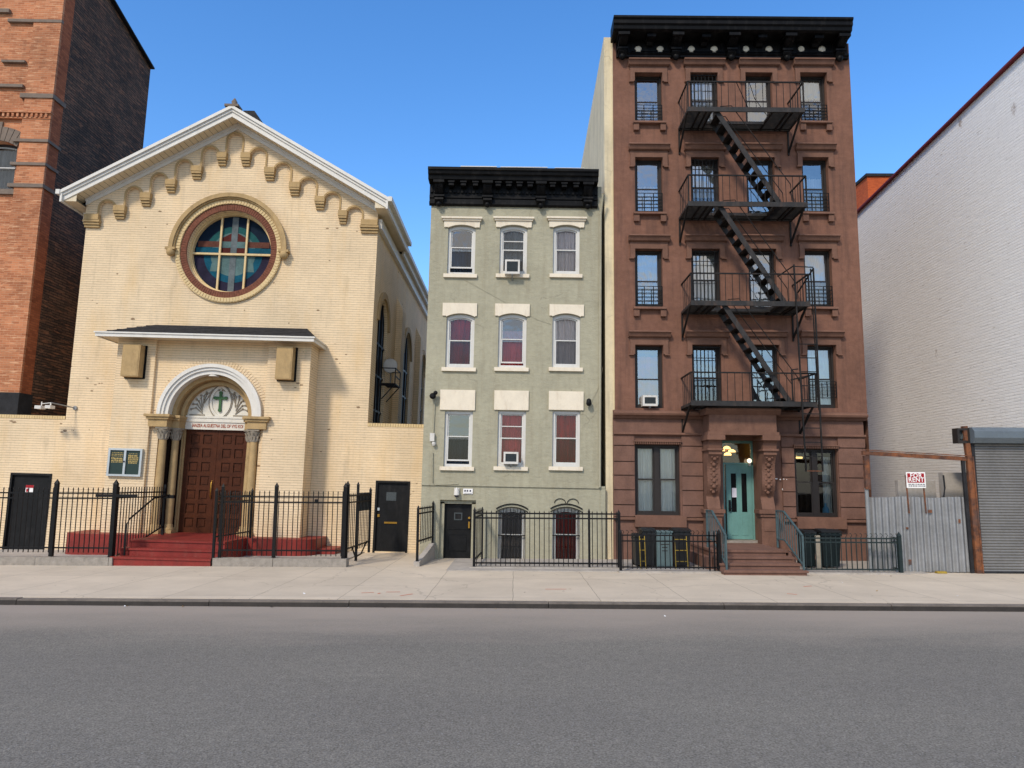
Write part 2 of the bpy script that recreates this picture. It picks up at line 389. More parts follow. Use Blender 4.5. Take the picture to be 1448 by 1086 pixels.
for k, c in dict(sg_navy=srgb(30, 50, 72), sg_purple=srgb(58, 54, 78), sg_blue=srgb(30, 108, 134), sg_teal=srgb(48, 114, 114), sg_pale=srgb(118, 150, 148), sg_grey=srgb(132, 142, 144), sg_red=srgb(112, 54, 48), sg_brown=srgb(132, 84, 70)).items():
    M[k] = paint(k, scl(c, .5), .7, .35, 2.6, .05, 10, spec=.08)

def rust_mat():
    N = Nt('rust'); o = N.tc.outputs['Object']
    a = N.noise(o, 5, 6, .7)
    col = N.mix(N.ramp(a, .4, .62), srgb(76, 54, 46), srgb(132, 82, 52)); col = N.mix(N.ramp(N.noise(o, 1.7, 4), .55, .7), col, srgb(84, 70, 66))
    return N.fin(col, .85, 0.0, N.bump(N.noise(o, 40, 4), .4, .01))
M['rust'] = rust_mat()

def white_wall():
    N = Nt('whitewashed_brick'); v, u, z = N.wall()
    B = N.n('ShaderNodeTexBrick'); N.l(v, B.inputs['Vector']); B.inputs['Scale'].default_value = 1
    B.inputs['Brick Width'].default_value = .42; B.inputs['Row Height'].default_value = .085; B.inputs['Mortar Size'].default_value = .012; B.inputs['Mortar Smooth'].default_value = .8
    base = (.95, .918, .865)
    for i, c in ((1, base), (2, scl(base, .96)), (3, scl(base, .86))): B.inputs[i].default_value = (*c, 1)
    col = B.outputs[0]
    st = N.noise(N.scale(v, .9, 9, 1), 1.5, 6, .7)
    col = N.mix(N.ramp(st, .56, .76, 0, .35), col, srgb(170, 166, 162))
    st = N.noise(N.scale(v, 2.2, 16, 1), 1.2, 5, .7)
    col = N.mix(N.ramp(st, .6, .68, 0, .6), col, srgb(150, 138, 126))
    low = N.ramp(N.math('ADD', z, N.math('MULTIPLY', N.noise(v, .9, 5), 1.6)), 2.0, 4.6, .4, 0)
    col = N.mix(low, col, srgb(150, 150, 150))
    vo = N.vor(N.scale(v, 1, .6, 1), .8); d = N.math('ADD', vo.outputs[0], N.math('MULTIPLY', N.math('SUBTRACT', N.noise(v, 12, 3), .5), .2))
    col = N.mix(N.ramp(d, .02, .1, .65, 0), col, srgb(140, 112, 88))
    h = N.math('ADD', N.math('MULTIPLY', B.outputs[1], -.5), N.noise(N.scale(v, 1.2, 12, 1), 1.5, 4, .6))
    return N.fin(col, .85, 0.0, N.bump(h, .34, .03))
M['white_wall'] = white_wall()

def sidewalk_mat():
    N = Nt('concrete_paving'); o = N.tc.outputs['Object']; p = N.sep(o)
    wob = N.math('MULTIPLY', N.noise(o, 1.2, 3), .05)
    B = N.n('ShaderNodeTexBrick', offset=0.0); N.l(N.comb(N.math('ADD', p[0], wob), N.math('ADD', p[1], wob), 0.0), B.inputs['Vector'])
    B.inputs['Scale'].default_value = 1; B.inputs['Brick Width'].default_value = 1.5; B.inputs['Row Height'].default_value = 2.7; B.inputs['Mortar Size'].default_value = .008; B.inputs['Mortar Smooth'].default_value = .3
    base = srgb(205, 191, 170)
    for i, c in ((1, base), (2, scl(base, .9)), (3, scl(base, .55))): B.inputs[i].default_value = (*c, 1)
    a = N.noise(o, .8, 6, .65); b = N.noise(o, 9, 5, .7)
    col = N.mix(1.0, B.outputs[0], N.mix(N.ramp(a, .3, .7), (.86, .85, .84), (1.06, 1.05, 1.04)), 'MULTIPLY')
    col = N.mix(N.ramp(b, .55, .75, 0, .3), col, scl(base, .55))
    gum = N.vor(o, 1.7); col = N.mix(N.math('MULTIPLY', N.math('LESS_THAN', gum.outputs[0], .035), .6), col, (.1, .09, .085))
    crk = N.vor(N.comb(N.math('ADD', p[0], N.math('MULTIPLY', N.noise(o, 2, 4), .7)), N.math('ADD', p[1], N.math('MULTIPLY', N.noise(o, 1.7, 4), .7)), 0.0), .3, 'DISTANCE_TO_EDGE')
    col = N.mix(N.math('MULTIPLY', N.math('LESS_THAN', crk.outputs[0], .003), .28), col, scl(base, .3))
    return N.fin(col, .9, 0.0, N.bump(N.math('ADD', N.noise(o, 70, 4), N.math('MULTIPLY', B.outputs[1], -2.0)), .25, .006))
M['paving'] = sidewalk_mat()

def asphalt_mat():
    N = Nt('asphalt'); o = N.tc.outputs['Object']; p = N.sep(o)
    base = srgb(127, 122, 113)
    fine = N.noise(o, 55, 3, .75); mid = N.noise(o, 9, 4, .6); big = N.noise(N.scale(o, .5, 1.3, 1), .6, 5, .6)
    col = N.mix(N.ramp(fine, .34, .66), scl(base, .55), scl(base, 1.4))
    col = N.mix(1.0, col, N.mix(N.ramp(mid, .3, .7), (.9, .9, .9), (1.08, 1.08, 1.08)), 'MULTIPLY')
    col = N.mix(1.0, col, N.mix(N.ramp(big, .3, .7), (.93, .93, .94), (1.05, 1.05, 1.04)), 'MULTIPLY')
    dust = N.ramp(N.math('ADD', p[1], N.math('MULTIPLY', N.noise(N.scale(o, .35, 1, 1), 1.2, 5), 2.6)), 11.3, 13.9, 0, .9)
    col = N.mix(dust, col, srgb(162, 150, 137))
    vo = N.vor(o, 26); spk = N.math('MULTIPLY', N.math('LESS_THAN', vo.outputs[0], .2), N.math('GREATER_THAN', N.noise(o, 31, 2), .6))
    col = N.mix(N.math('MULTIPLY', spk, .55), col, srgb(165, 165, 168))
    h = N.math('ADD', fine, N.math('MULTIPLY', N.noise(o, 130, 2), .7))
    return N.fin(col, .92, 0.0, N.bump(h, .7, .012), .12)
M['asphalt'] = asphalt_mat()
M['curb'] = paint('curb', srgb(118, 109, 101), .7, .25, 2.5, .3, 30, dirt=.5, dirtc=(.06, .055, .05))
M['curb_face'] = paint('curb_face', srgb(58, 53, 49), .6, .3, 3, .3, 30, dirt=.5, dirtc=(.03, .028, .026))
M['granite'] = paint('granite', srgb(150, 142, 132), .9, .25, 8, .5, 40, dirt=.4, dirtc=(.14, .12, .1))
M['concrete'] = paint('concrete', srgb(168, 160, 150), .9, .2, 2, .3, 40, dirt=.4, dirtc=(.17, .15, .13))
M['ground'] = paint('ground', srgb(120, 112, 102), .95, .2, .5, .2)
M['paint_mark'] = paint('paint_mark', srgb(206, 120, 96), .9, .2, 9, .1)

# ------------------------------------------------------------------ ground, road, pavement
struct('ground', MB().box(-300, 300, -300, 300, -1.2, -.2), M['ground'])
struct('road', MB().box(-80, 80, -14, 13.0, -.5, -.105), M['asphalt'])
KY = 13.0
mb = MB(); rr = random.Random(3)
x = -60.0
while x < 60:
    L = rr.uniform(2.2, 3.4); dz = rr.uniform(-.006, .004)
    mb.box(x, x + L - .012, KY + .002, KY + .16, -.5, -.004 + dz, 0)
    mb.box(x, x + L - .012, KY - .012, KY + .001, -.5, -.03 + dz, 1)
    x += L
struct('curb', mb, [M['curb'], M['curb_face']])
struct('sidewalk', MB().box(-60, 60, KY + .161, 60, -.5, 0.0), M['paving'])
struct('church_yard', MB().box(-18, -4.3, 18.3, 21.9, -.2, .03), M['concrete'])
struct('areaway_paving', MB().box(-1.55, 9.4, 17.45, 20.2, -.2, .022), M['concrete'])
mb = MB()
for (px, py, L, a) in ((520, 838, .22, .3), (536, 839, .1, 1.4), (556, 837, .25, .1), (575, 841, .3, .9), (1142, 829, .22, .5), (786, 833, .4, .05), (1120, 840, .18, -.6)):
    c = W.flat(px, py, 0.003); d = (math.cos(a) * L / 2, math.sin(a) * L / 2)
    mb.bar((c[0] - d[0], c[1] - d[1], .0035), (c[0] + d[0], c[1] + d[1], .0035), .035, .001)
struct('sidewalk_markings', mb, M['paint_mark'])

rg = random.Random(12)
litter = None
for (px, py) in ((190, 853), (216, 846), (277, 851), (504, 851), (702, 852), (742, 838), (797, 836), (806, 833), (865, 848), (1191, 824), (1203, 819), (1240, 836), (1354, 843), (392, 855), (548, 856), (940, 862), (1260, 815), (430, 840)):
    if litter is None:
        m_ = MB(); pts_ = [(.03 * math.cos(a_) * rg.uniform(.5, 1.2), .02 * math.sin(a_) * rg.uniform(.5, 1.2)) for a_ in [2 * PI * i / 7 for i in range(7)]]
        m_.poly([(a_, b_, .012 + .012 * math.sin(40 * a_)) for a_, b_ in pts_]).poly([(a_, b_, .002) for a_, b_ in pts_])
        litter = [m_.mesh('litter_scrap', M['sign_white']), m_.mesh('litter_scrap', M['wood_dark']), m_.mesh('litter_scrap', M['tan_stone'])]
    c = W.flat(px, py, 0); z_ = 0.0 if c[1] > KY + .17 else -.105 if c[1] < KY - .02 else None
    if z_ is None: c = (c[0], KY - .1); z_ = -.105
    if z_ < 0 and c[1] > 12.5: c = W.flat(px, py, z_); c = (c[0], min(c[1], KY - .06))
    o = bpy.data.objects.new('litter_scrap', litter[rg.randrange(3)]); COL.objects.link(o); o.location = (c[0], c[1], z_); o.rotation_euler = (0, 0, rg.uniform(0, 6)); k_ = rg.uniform(.6, 1.2); o.scale = (k_, k_, k_)
    props(o, 'tiny scrap of litter lying along the curb or on the sidewalk', 'litter', 'scraps of litter near the curb')

# ------------------------------------------------------------------ windows
def folds(u0, u1, w0, w1, y, amp=.025, n=9, gather=0.0):
    mb = MB(); k = n * 6; vs = []; ph = random.random() * 6
    for i in range(k + 1):
        t = i / k; yy = y + amp * math.sin(t * n * 2 * PI + ph) + amp * .5 * math.sin(t * n * 3.1 + ph)
        u = u0 + (u1 - u0) * t
        um = u + gather * math.sin(t * 2 * PI)
        vs += [(u, yy, w1), (um, yy * 1.0, (w0 + w1) / 2), (u, yy, w0)]
    fs = []
    for i in range(k):
        for j in range(2): a = i * 3 + j; fs.append((a, a + 1, a + 4, a + 3))
    mb._add(vs, fs, 0, True); return mb

def sash_window(T, op, rec, mats, arch=0.0, split=.5, ft=.055, st=.04, curtain=None, curt_span=(0, 1), lower_open=0.0, glass=('glass', 'glass'), mullion=0, label=None, rails=()):
    """two sliding sashes in a frame set REC behind the wall face"""
    u0, u1, w0, w1 = op; e = .003
    F_ = MB().plate(arched(u0 + e, u1 - e, w0 + e, w1 - e, arch), [arched(u0 + ft, u1 - ft, w0 + ft, w1 - ft - arch * .15, arch * .8)], rec, rec + .09)
    if mullion:
        c = (u0 + u1) / 2; F_.box(c - mullion / 2, c + mullion / 2, rec + .004, rec + .088, w0 + ft, w1 - ft)
    w = part(T, 'window', F_, mats[0], label=label)
    wm = w0 + (w1 - w0) * split
    bays = [(u0 + ft, u1 - ft)]
    if mullion: c = (u0 + u1) / 2; bays = [(u0 + ft, c - mullion / 2), (c + mullion / 2, u1 - ft)]
    for (a, b) in bays:
        top = w1 - ft - arch * .15
        S = MB().plate(arched(a + .002, b - .002, wm - .01, top - .002, arch * .8), [arched(a + st, b - st, wm + st * .7, top - st, arch * .7)], rec + .045, rec + .075)
        for r in rails:
            zz = wm + (top - wm) * r; S.box(a + st, b - st, rec + .047, rec + .073, zz - .012, zz + .012)
        s1 = part(T, 'upper_sash', S, mats[1], w)
        part(T, 'pane', MB().plate(arched(a + st - .005, b - st + .005, wm + st * .7 - .005, top - st + .005, arch * .7), [], rec + .06, rec + .061, side=False), M[glass[0]], s1)
        lo = w0 + ft + lower_open; hi = wm + .03 + lower_open * .6
        S = MB().plate([(a + .002, lo + .002), (b - .002, lo + .002), (b - .002, hi), (a + .002, hi)], [[(a + st, lo + st * 1.2), (b - st, lo + st * 1.2), (b - st, hi - st * .8), (a + st, hi - st * .8)]], rec + .012, rec + .042)
        s2 = part(T, 'lower_sash', S, mats[1], w)
        q = (a + st - .005, b - st + .005, lo + st * 1.2 - .005, hi - st * .8 + .005)
        part(T, 'pane', MB().quad((q[0], rec + .027, q[2]), (q[1], rec + .027, q[2]), (q[1], rec + .027, q[3]), (q[0], rec + .027, q[3])), M[glass[1]], s2)
    if curtain:
        h = w1 - w0
        part(T, 'curtain', folds(u0 + .01, u1 - .01, w0 + h * curt_span[0] + .02, w0 + h * curt_span[1] - .02 - arch * .5, rec + .135), M[curtain], w)
    return w

def air_conditioner(fr, rc, y_front, label, depth=.4, grille='ac_grille', group='window air conditioners'):
    u0, u1, w0, w1 = rc
    T = thing('air_conditioner', label, 'air conditioner', fr, ((u0 + u1) / 2, y_front + depth / 2, w0), group)
    part(T, 'casing', MB().plate([(u0, w0), (u1, w0), (u1, w1), (u0, w1)], [[(u0 + .05, w0 + .06), (u1 - .05, w0 + .06), (u1 - .05, w1 - .05), (u0 + .05, w1 - .05)]], y_front, y_front + depth), M['ac_white'])
    g = MB().quad((u0 + .05, y_front + .03, w0 + .06), (u1 - .05, y_front + .03, w0 + .06), (u1 - .05, y_front + .03, w1 - .05), (u0 + .05, y_front + .03, w1 - .05))
    n = 9
    for i in range(n):
        z = w0 + .07 + (w1 - w0 - .13) * i / (n - 1); g.box(u0 + .05, u1 - .05, y_front + .012, y_front + .026, z - .004, z + .004)
    part(T, 'grille', g, M[grille])
    part(T, 'bracket', MB().bar(((u0 + u1) / 2, y_front + depth, w0 - .22), ((u0 + u1) / 2, y_front + .05, w0 - .01), .03).bar(((u0 + u1) / 2, y_front + depth, w0 - .02), ((u0 + u1) / 2, y_front + .02, w0 - .02), .03), M['grey_pipe'])
    return T

# ================================================================== LEFT BRICK BUILDING
FL = Frame(W.p(51, 271, 22.3)[0], 22.3, .02)
def left_building():
    T = thing('apartment_building', 'tall orange brick building with dark sooty side wall behind the church', 'building', FL, (0, 0, 0))
    d1, z1 = FL.side(213, 97, 0); z0 = z1 + 1.4
    # front wall with one window opening
    win = FL.rect(-34, 200, 22, 268); win2 = (win[0] - 3.0, win[1] - 3.0, win[2], win[3])
    holes = []; 
    for k in range(-3, 1):
        for du in (0, -3.0):
            w = (win[0] + du, win[1] + du, win[2] + k * 3.35, win[3] + k * 3.35)
            if w[3] < z0 - .6 and w[2] > .5 and (k == 0 or du): holes.append((w, k))
    FW = MB().plate([(-9, -.3), (0, -.3), (0, z0), (-9, z0)], [arched(*h[0], .12) for h in holes], 0, .35, side=False)
    part(T, 'front_wall', FW, M['orange_brick'])
    for w, k in holes:
        ww = sash_window(T, w, .2, (M['window_brown'], M['white_paint']), .12, curtain='curtain_grey' if k == 0 else None, curt_span=(0, .95), glass=('glass', 'glass'))
        h = MB()
        c = (w[0] + w[1]) / 2; half = (w[1] - w[0]) / 2
        for i in range(9):                                        # fan of stone voussoirs
            a0 = -.62 + 1.24 * i / 9; a1 = -.62 + 1.24 * (i + 1) / 9 - .015
            R = half / math.sin(.62); cz = w[3] - R + .02
            r1 = R + (.62 if i == 4 else .46)
            h.plate([(c + R * math.sin(a0), cz + R * math.cos(a0)), (c + R * math.sin(a1), cz + R * math.cos(a1)), (c + r1 * math.sin(a1), cz + r1 * math.cos(a1)), (c + r1 * math.sin(a0), cz + r1 * math.cos(a0))][::-1], [], -.05, .02)
        part(T, 'lintel', h, M['grey_stone'], ww)
        part(T, 'sill', MB().box(w[0] - .1, w[1] + .1, -.08, .1, w[2] - .16, w[2]), M['grey_stone'], ww)
    # corner pier, bands
    pu = FL.p(22, 271)[0]
    part(T, 'pier', MB().box(pu, .03, -.09, -.002, -.3, z0), M['orange_brick'])
    for (ya, yb, xa) in ((135, 141, 32), (199, 203, 22), (232, 236, 18), (262, 267, 14)):
        wa = FL.p(60, yb)[1]; wb = FL.p(60, ya)[1]; ua = FL.p(xa, ya)[0]; b = MB()
        b.box(ua, .05, -.13, .0, wa, wb)
        b.box(.031, .06, -.128, .55, wa, wb)
        part(T, 'stone_band', b, M['grey_stone'])
    for (ya, yb, xa, xb) in ((30, 34, 14, 78), (16, 21, -30, 16), (88, 91, 5, 38), (122, 126, -40, 35)):
        wa = FL.p(60, yb)[1]; wb = FL.p(60, ya)[1]
        part(T, 'stone_band', MB().box(FL.p(xa, ya)[0], FL.p(xb, ya)[0] if xb < 70 else .05, -.11, .0, wa, wb), M['grey_stone'])
    b = MB(); wa = FL.p(50, 170)[1]; wb = FL.p(50, 160)[1]; ul = FL.p(-60, 165)[0]
    b.box(ul, .06, -.16, -.0, wb - .06, wb).box(ul, .045, -.11, 0, wa, wa + .04)
    u = ul
    while u < 0: b.box(u, u + .07, -.14, 0, wa + .045, wb - .065); u += .15
    part(T, 'dentil_course', b, M['orange_brick'])
    part(T, 'base', MB().box(-9, .07, -.14, .5, -.3, FL.p(30, 556)[1]), M['soot'])
    # side wall
    S = MB().quad((0, 0, -.3), (0, .5, -.3), (0, .5, z0 - .1), (0, 0, z0))
    part(T, 'corner_return', MB().box(-.3, .012, .001, .5, -.3, z0 - .05), M['orange_shade'])
    S = MB().poly([(0, .5, -.3), (0, d1, -.3), (0, d1, z1), (0, .5, z0 - .1)])
    S.poly([(-9, d1, -.3), (-9, d1, z1), (0, d1, z1), (0, d1, -.3)]).poly([(-9, 0, -.3), (-9, d1, -.3), (-9, d1, z1), (-9, 0, z0)])
    part(T, 'side_wall', S, M['dark_brick'])
    part(T, 'roof', MB().poly([(-9, 0, z0 - .3), (0, 0, z0 - .3), (0, d1, z1 - .2), (-9, d1, z1 - .2)]), M['shingle'])
    part(T, 'coping', MB().bar((0, 0, z0), (0, d1 + .03, z1 + .01), .3, .06), M['soot'])
left_building()

# ================================================================== CHURCH
FC = Frame(W.p(326, 685, 21.9)[0], 21.9, .021)
def church():
    p = FC.p
    T = thing('church', 'cream painted brick church with gabled front and round stained glass window', 'church', FC, (0, 0, 0))
    E = .62                                                        # eave projection
    ua = (p(122, 318)[0] + p(534, 330)[0]) / 2; uL = p(122, 318)[0]; uR = p(534, 330)[0]
    ws = p(324, 164, -E)[1]                                        # soffit height at the ridge
    tn = .572
    rise = lambda u: ws - tn * abs(u - ua)
    uwL = FC.p(-60, 600)[0]; uwR = p(616, 640)[0]
    wl = p(50, 592)[1]; wr = p(560, 604)[1]
    cx, cz = p(324, 355); k = 21.9 / F
    # gable wall with the round opening; the lower wing walls carry on flush with it
    part(T, 'gable_wall', MB().plate([(uL, wl - .0), (uL, -.3), (uR, -.3), (uR, rise(uR)), (ua, ws), (uL, rise(uL))][::1], [circle(cx, cz, 61.5 * k)], 0, .45, side=False), M['cream_brick'])
    ld = FC.rect(11, 671, 66, 782); rd = FC.rect(531, 682, 576, 780)
    part(T, 'annex_wall', MB().plate([(uwL, -.3), (uL, -.3), (uL, wl), (uwL, wl)], [[(ld[0], ld[2]), (ld[1], ld[2]), (ld[1], ld[3]), (ld[0], ld[3])]], 0, .3), M['cream_brick'])
    part(T, 'annex_wall', MB().plate([(uR, -.3), (uwR, -.3), (uwR, wr), (uR, wr)], [[(rd[0], rd[2]), (rd[1], rd[2]), (rd[1], rd[3]), (rd[0], rd[3])]], 0, .3), M['cream_brick'])
    for a, b, z in ((uwL, uL, wl), (uR, uwR, wr)):
        u = a; cp = MB()
        while u < b - .05: cp.box(u + .004, min(u + .07, b), -.012, .3, z + .001, z + .1); u += .075
        part(T, 'coping', cp, M['cream_paint'])
    for (r, extra) in ((ld, 0), (rd, 1)):
        D = MB().box(r[0] + .01, r[1] - .01, .05, .1, r[2] - .1, r[3] - .01)
        d = part(T, 'metal_door', D, M['black_door'], label='black steel door in the low wall')
        e = MB().plate([(r[0] - .03, r[2] - .2), (r[1] + .03, r[2] - .2), (r[1] + .03, r[3] + .03), (r[0] - .03, r[3] + .03)], [[(r[0] + .03, r[2] - .25), (r[1] - .03, r[2] - .25), (r[1] - .03, r[3] - .03), (r[0] + .03, r[3] - .03)][:]], -.02, .05) if False else MB().box(r[0] - .04, r[0] + .02, -.02, .06, r[2] - .2, r[3] + .04).box(r[1] - .02, r[1] + .04, -.02, .06, r[2] - .2, r[3] + .04).box(r[0] + .02, r[1] - .02, -.02, .06, r[3] - .02, r[3] + .04)
        part(T, 'door_frame', e, M['black_door'], d)
        if extra:
            n = FC.rect(546, 696, 560, 708); part(T, 'notice', MB().box(n[0], n[1], .04, .049, n[2], n[3]).box(n[0] + .03, n[1] - .03, .037, .039, n[2] + .03, n[3] - .05), M['ac_grille'], d)
            n = FC.rect(543, 738, 561, 740.5); part(T, 'mail_slot', MB().box(n[0], n[1], .03, .049, n[2], n[3]), M['brass'], d)
            for yy in (720, 729):
                n = FC.p(535, yy); part(T, 'handle', MB().box(n[0] - .03, n[0] + .03, .02, .049, n[1] - .04, n[1] + .04), M['brass'] if yy > 725 else M['aluminium'], d)
        else:
            n = FC.rect(35, 686, 46, 697); s = part(T, 'notice', MB().box(n[0], n[1], .04, .049, n[2], n[3]), M['sign_white'], d)
            part(T, 'red_stripe', MB().box(n[0], n[1], .037, .0399, n[3] - .08, n[3]).box(n[0] + .02, n[0] + .08, .037, .0399, n[2] + .03, n[3] - .1), M['sign_red'], s)
    # right flank with tall arched windows
    D = 20.0; eave = rise(uR) - .1
    holes = []; zt = FC.side(545, 428, uR)[1]
    for (a, b) in ((.75, 2.45), (6.0, 7.9), (11.0, 12.8), (15.6, 17.2)): holes.append(arched(a, b, 2.2, zt, (b - a) / 2 * .98))
    part(T, 'flank_wall', MB().plate_x([(0, -.3), (D, -.3), (D, eave), (0, eave)], holes, uR, uR - .12, side=False), M['cream_brick'])
    for h in holes:
        a, b = h[0][0], h[1][0]
        g = MB(); g.plate_x(h, [], uR - .1, uR - .09, side=False)
        w = part(T, 'arched_window', g, M['sg_navy'])
        f = MB()
        for t in (.33, .66): f.box(uR - .1, uR - .05, a + (b - a) * t - .03, a + (b - a) * t + .03, 2.2, zt - .1)
        for z in (3.2, 4.3, 5.4, 6.4): f.box(uR - .098, uR - .06, a, b, z - .03, z + .03)
        part(T, 'frame', f, M['wood_dark'], w)
        R = (b - a) / 2; hd = MB()
        t = MB().ring((a + b) / 2, zt - R * .98, R + .02, R + .22, 0, .07, 0, PI, 24)
        hd._merge(t, lambda v: (uR + .0 + (.07 - v[1]), v[0], v[2]))
        part(T, 'hood_mould', hd, M['tan_stone'], w)
    for y in (4.1, 9.3, 14.2):
        pl = MB().box(uR + .001, uR + .22, y, y + .75, -.3, zt + .3).poly([(uR + .22, y, zt + .3), (uR + .22, y + .75, zt + .3), (uR, y + .75, zt + .75), (uR, y, zt + .75)]).poly([(uR + .22, y, zt + .3), (uR, y, zt + .75), (uR, y, zt + .3)])
        part(T, 'pilaster', pl, M['cream_brick'])
    part(T, 'back_wall', MB().poly([(uL, 0.01, -.3), (uL, D, -.3), (uL, D, eave), (uL, .01, eave)]).poly([(uL, D, -.3), (uR, D, -.3), (uR, D, eave), (ua, D, ws), (uL, D, eave)]), M['cream_brick'])
    # roof with raking cornice
    oL, oR = uL - .44, uR + .40
    R_ = MB()
    for (ue, s) in ((oL, -1), (oR, 1)):
        zz = ws - tn * abs(ue - ua); top = .30
        R_.poly([(ua, -E - .1, ws + top), (ue, -E - .1, zz + top), (ue, 3.5, zz + top), (ua, 3.5, ws + top)])
        R_.poly([(ua, 3.4, ws + top - .12), (ue - .18 * s, 3.4, ws - tn * abs(ue - .18 * s - ua) + top - .12), (ue - .18 * s, D + .2, ws - tn * abs(ue - .18 * s - ua) + top - .12), (ua, D + .2, ws + top - .12)])
    part(T, 'roof', R_, M['shingle'])
    fa = MB(); so = MB(); fz = MB()
    for (ue, s) in ((oL, -1), (oR, 1)):
        ln = lambda u, o: (u, ws - tn * abs(u - ua) + o)
        def band(mb, o0, o1, y0, y1, e=ue, e2=None):
            q = [ln(ua, o0), ln(e, o0), ln(e2 or e, o1), ln(ua, o1)]
            mb.plate(q if s > 0 else q[::-1], [], y0, y1, back=True)
        band(fa, -.03, .12, -E - .03, -E + .02); band(fa, .12, .2, -E - .07, -E + .02); band(fa, .2, .30, -E - .12, -E + .02)
        # soffit boards running up the slope
        n = 34
        for i in range(n):
            a = ua + (ue - ua) * i / n; b = ua + (ue - ua) * (i + .94) / n
            so.poly([(a, -E, ln(a, 0)[1]), (b, -E, ln(b, 0)[1]), (b, -.03, ln(b, 0)[1]), (a, -.03, ln(a, 0)[1])], 0)
            so.poly([(b, -E, ln(b, .02)[1]), (ua + (ue - ua) * (i + 1) / n, -E, ln(ua + (ue - ua) * (i + 1) / n, .02)[1]), (ua + (ue - ua) * (i + 1) / n, -.03, ln(ua + (ue - ua) * (i + 1) / n, .02)[1]), (b, -.03, ln(b, .02)[1])], 1)
        ew = uL if s < 0 else uR
        band(fz, -.18, -.004, -.14, 0, ew); band(fz, -.07, -.003, -.19, -.14, ew)
        # eave along the side
        zz = ws - tn * abs(ue - ua)
        y_end = 3.5
        x0, x1 = sorted((ue, ue - .06 * s)); fa.box(x0, x1, -E - .1, y_end, zz - .05, zz + .3)
        x0, x1 = sorted((ue + .12 * s, ue)); fa.box(x0, x1, -E - .14, y_end, zz + .17, zz + .31)
        so.poly([(ue, -E, zz + .0), (ew, -E, zz + .01), (ew, y_end, zz + .01), (ue, y_end, zz + .0)], 0)
        so.poly([(ue, -E, zz), (ew, -E, zz), (ew, -E, rise(ew)), (ue, -E, zz)], 0)
        z2 = zz - .12
        x0, x1 = sorted((ue - .2 * s, ue - .14 * s)); fa.box(x0, x1, y_end, D, z2 - .02, z2 + .3)
        x0, x1 = sorted((ue - .14 * s, ue - .02 * s)); fa.box(x0, x1, y_end + .02, D, z2 + .16, z2 + .3)
        so.poly([(ue - .15 * s, y_end, z2), (ew, y_end, z2), (ew, D, z2), (ue - .15 * s, D, z2)], 0)
        x0, x1 = sorted((ew, ew + .12 * s)); fz.box(x0, x1, .0, D, z2 - .3, z2 - .005)
        x0, x1 = sorted((ew + .01 * s, ue)); so.plate([(x0, zz - .02), (x1, zz - .02), (x1, zz + .2), (x0, zz + .2)], [], y_end, y_end + .01)
    part(T, 'raking_cornice', fa, M['white_trim']); part(T, 'soffit', so, [M['soffit'], M['tan_stone']]); part(T, 'frieze_board', fz, M['white_trim'])
    # stepped arcade under the gable
    cb = [(118, 142, 319), (164, 179, 307), (201.5, 215, 289), (237, 250, 270), (273, 287, 251), (309.5, 322, 232), (343, 355.5, 232.5), (376, 389.5, 253), (411, 425, 274), (447, 460, 294), (480, 491.5, 314), (512, 536, 327)]
    tops = [286, 267, 248, 229, 210, 191, 212, 233, 254, 274.4, 294.5]
    pts = [(uL + .002, rise(uL) - .17)]
    cor = MB(); ptsb = []
    for i, (a, b, yb) in enumerate(cb):
        ca, _ = p(a, yb - 6); cb_, _ = p(b, yb - 6); zb = p((a + b) / 2, yb - 7)[1]
        if i == 0: ca = uL + .002
        if i == len(cb) - 1: cb_ = uR - .002
        cb[i] = (ca, cb_, zb)
    for i, (a, b, zb) in enumerate(cb):
        pts += [(a, zb), (b, zb)]
        if i < len(tops):
            nx = cb[i + 1][0]; c = (b + nx) / 2; r = (nx - b) / 2; zt_ = p(0, 0)[1]
            # crown height from its picture row, taken at its own column
            xx = (cb_px := None)
            zt_ = FC.p(arch_x[i], tops[i])[1]
            for j in range(13):
                t = PI - PI * j / 12; pts.append((c + r * math.cos(t), zt_ - r + r * math.sin(t)))
    pts += [(uR - .002, rise(uR) - .17), (ua, ws - .17)]
    part(T, 'arcade', MB().plate(pts, [], -.10, -.001, 0, 1), [M['cream_brick'], M['tan_stone']])
    # rim moulding along the arcade edge + corbels
    rim = MB()
    for i in range(len(tops)):
        b, nx = cb[i][1], cb[i + 1][0]; c = (b + nx) / 2; r = (nx - b) / 2; zt_ = FC.p(arch_x[i], tops[i])[1]
        rim.ring(c, zt_ - r, r - .0, r + .055, -.125, -.1, 0, PI, 14)
        rim.box(b - .055, b, -.125, -.1, cb[i][2] + .02, zt_ - r).box(nx, nx + .055, -.125, -.1, cb[i + 1][2] + .02, zt_ - r)
    part(T, 'arcade_rim', rim, M['tan_stone'])
    for i, (a, b, zb) in enumerate(cb):
        c = MB(); e = .0 if 0 < i < len(cb) - 1 else .04
        c.box(a - .012, b + .012, -.17, -.001, zb - .01, zb + .16)
        for q in range(3): c.box(a + .012 * q - e, b - .012 * q + e, -.155 + .04 * q, -.0005, zb - .015 - .075 * (q + 1) + .012, zb - .012 - .075 * q)
        part(T, 'corbel', c, M['tan_stone'])
    # round window
    R0 = 60 * k
    ring = MB()
    ring.ring(cx, cz, 71 * k, 78 * k, -.07, .01, n=64)
    n = 104
    for i in range(n):
        a = 2 * PI * i / n; ring.ring(cx, cz, 71.4 * k, 77 * k, -.085, -.068, a, a + 2 * PI / n * .72, 1)
    rw = part(T, 'round_window', ring, M['cream_paint'])
    ring = MB(); n = 120
    ring.ring(cx, cz, 61.7 * k, 71 * k, -.03, .3, n=64)
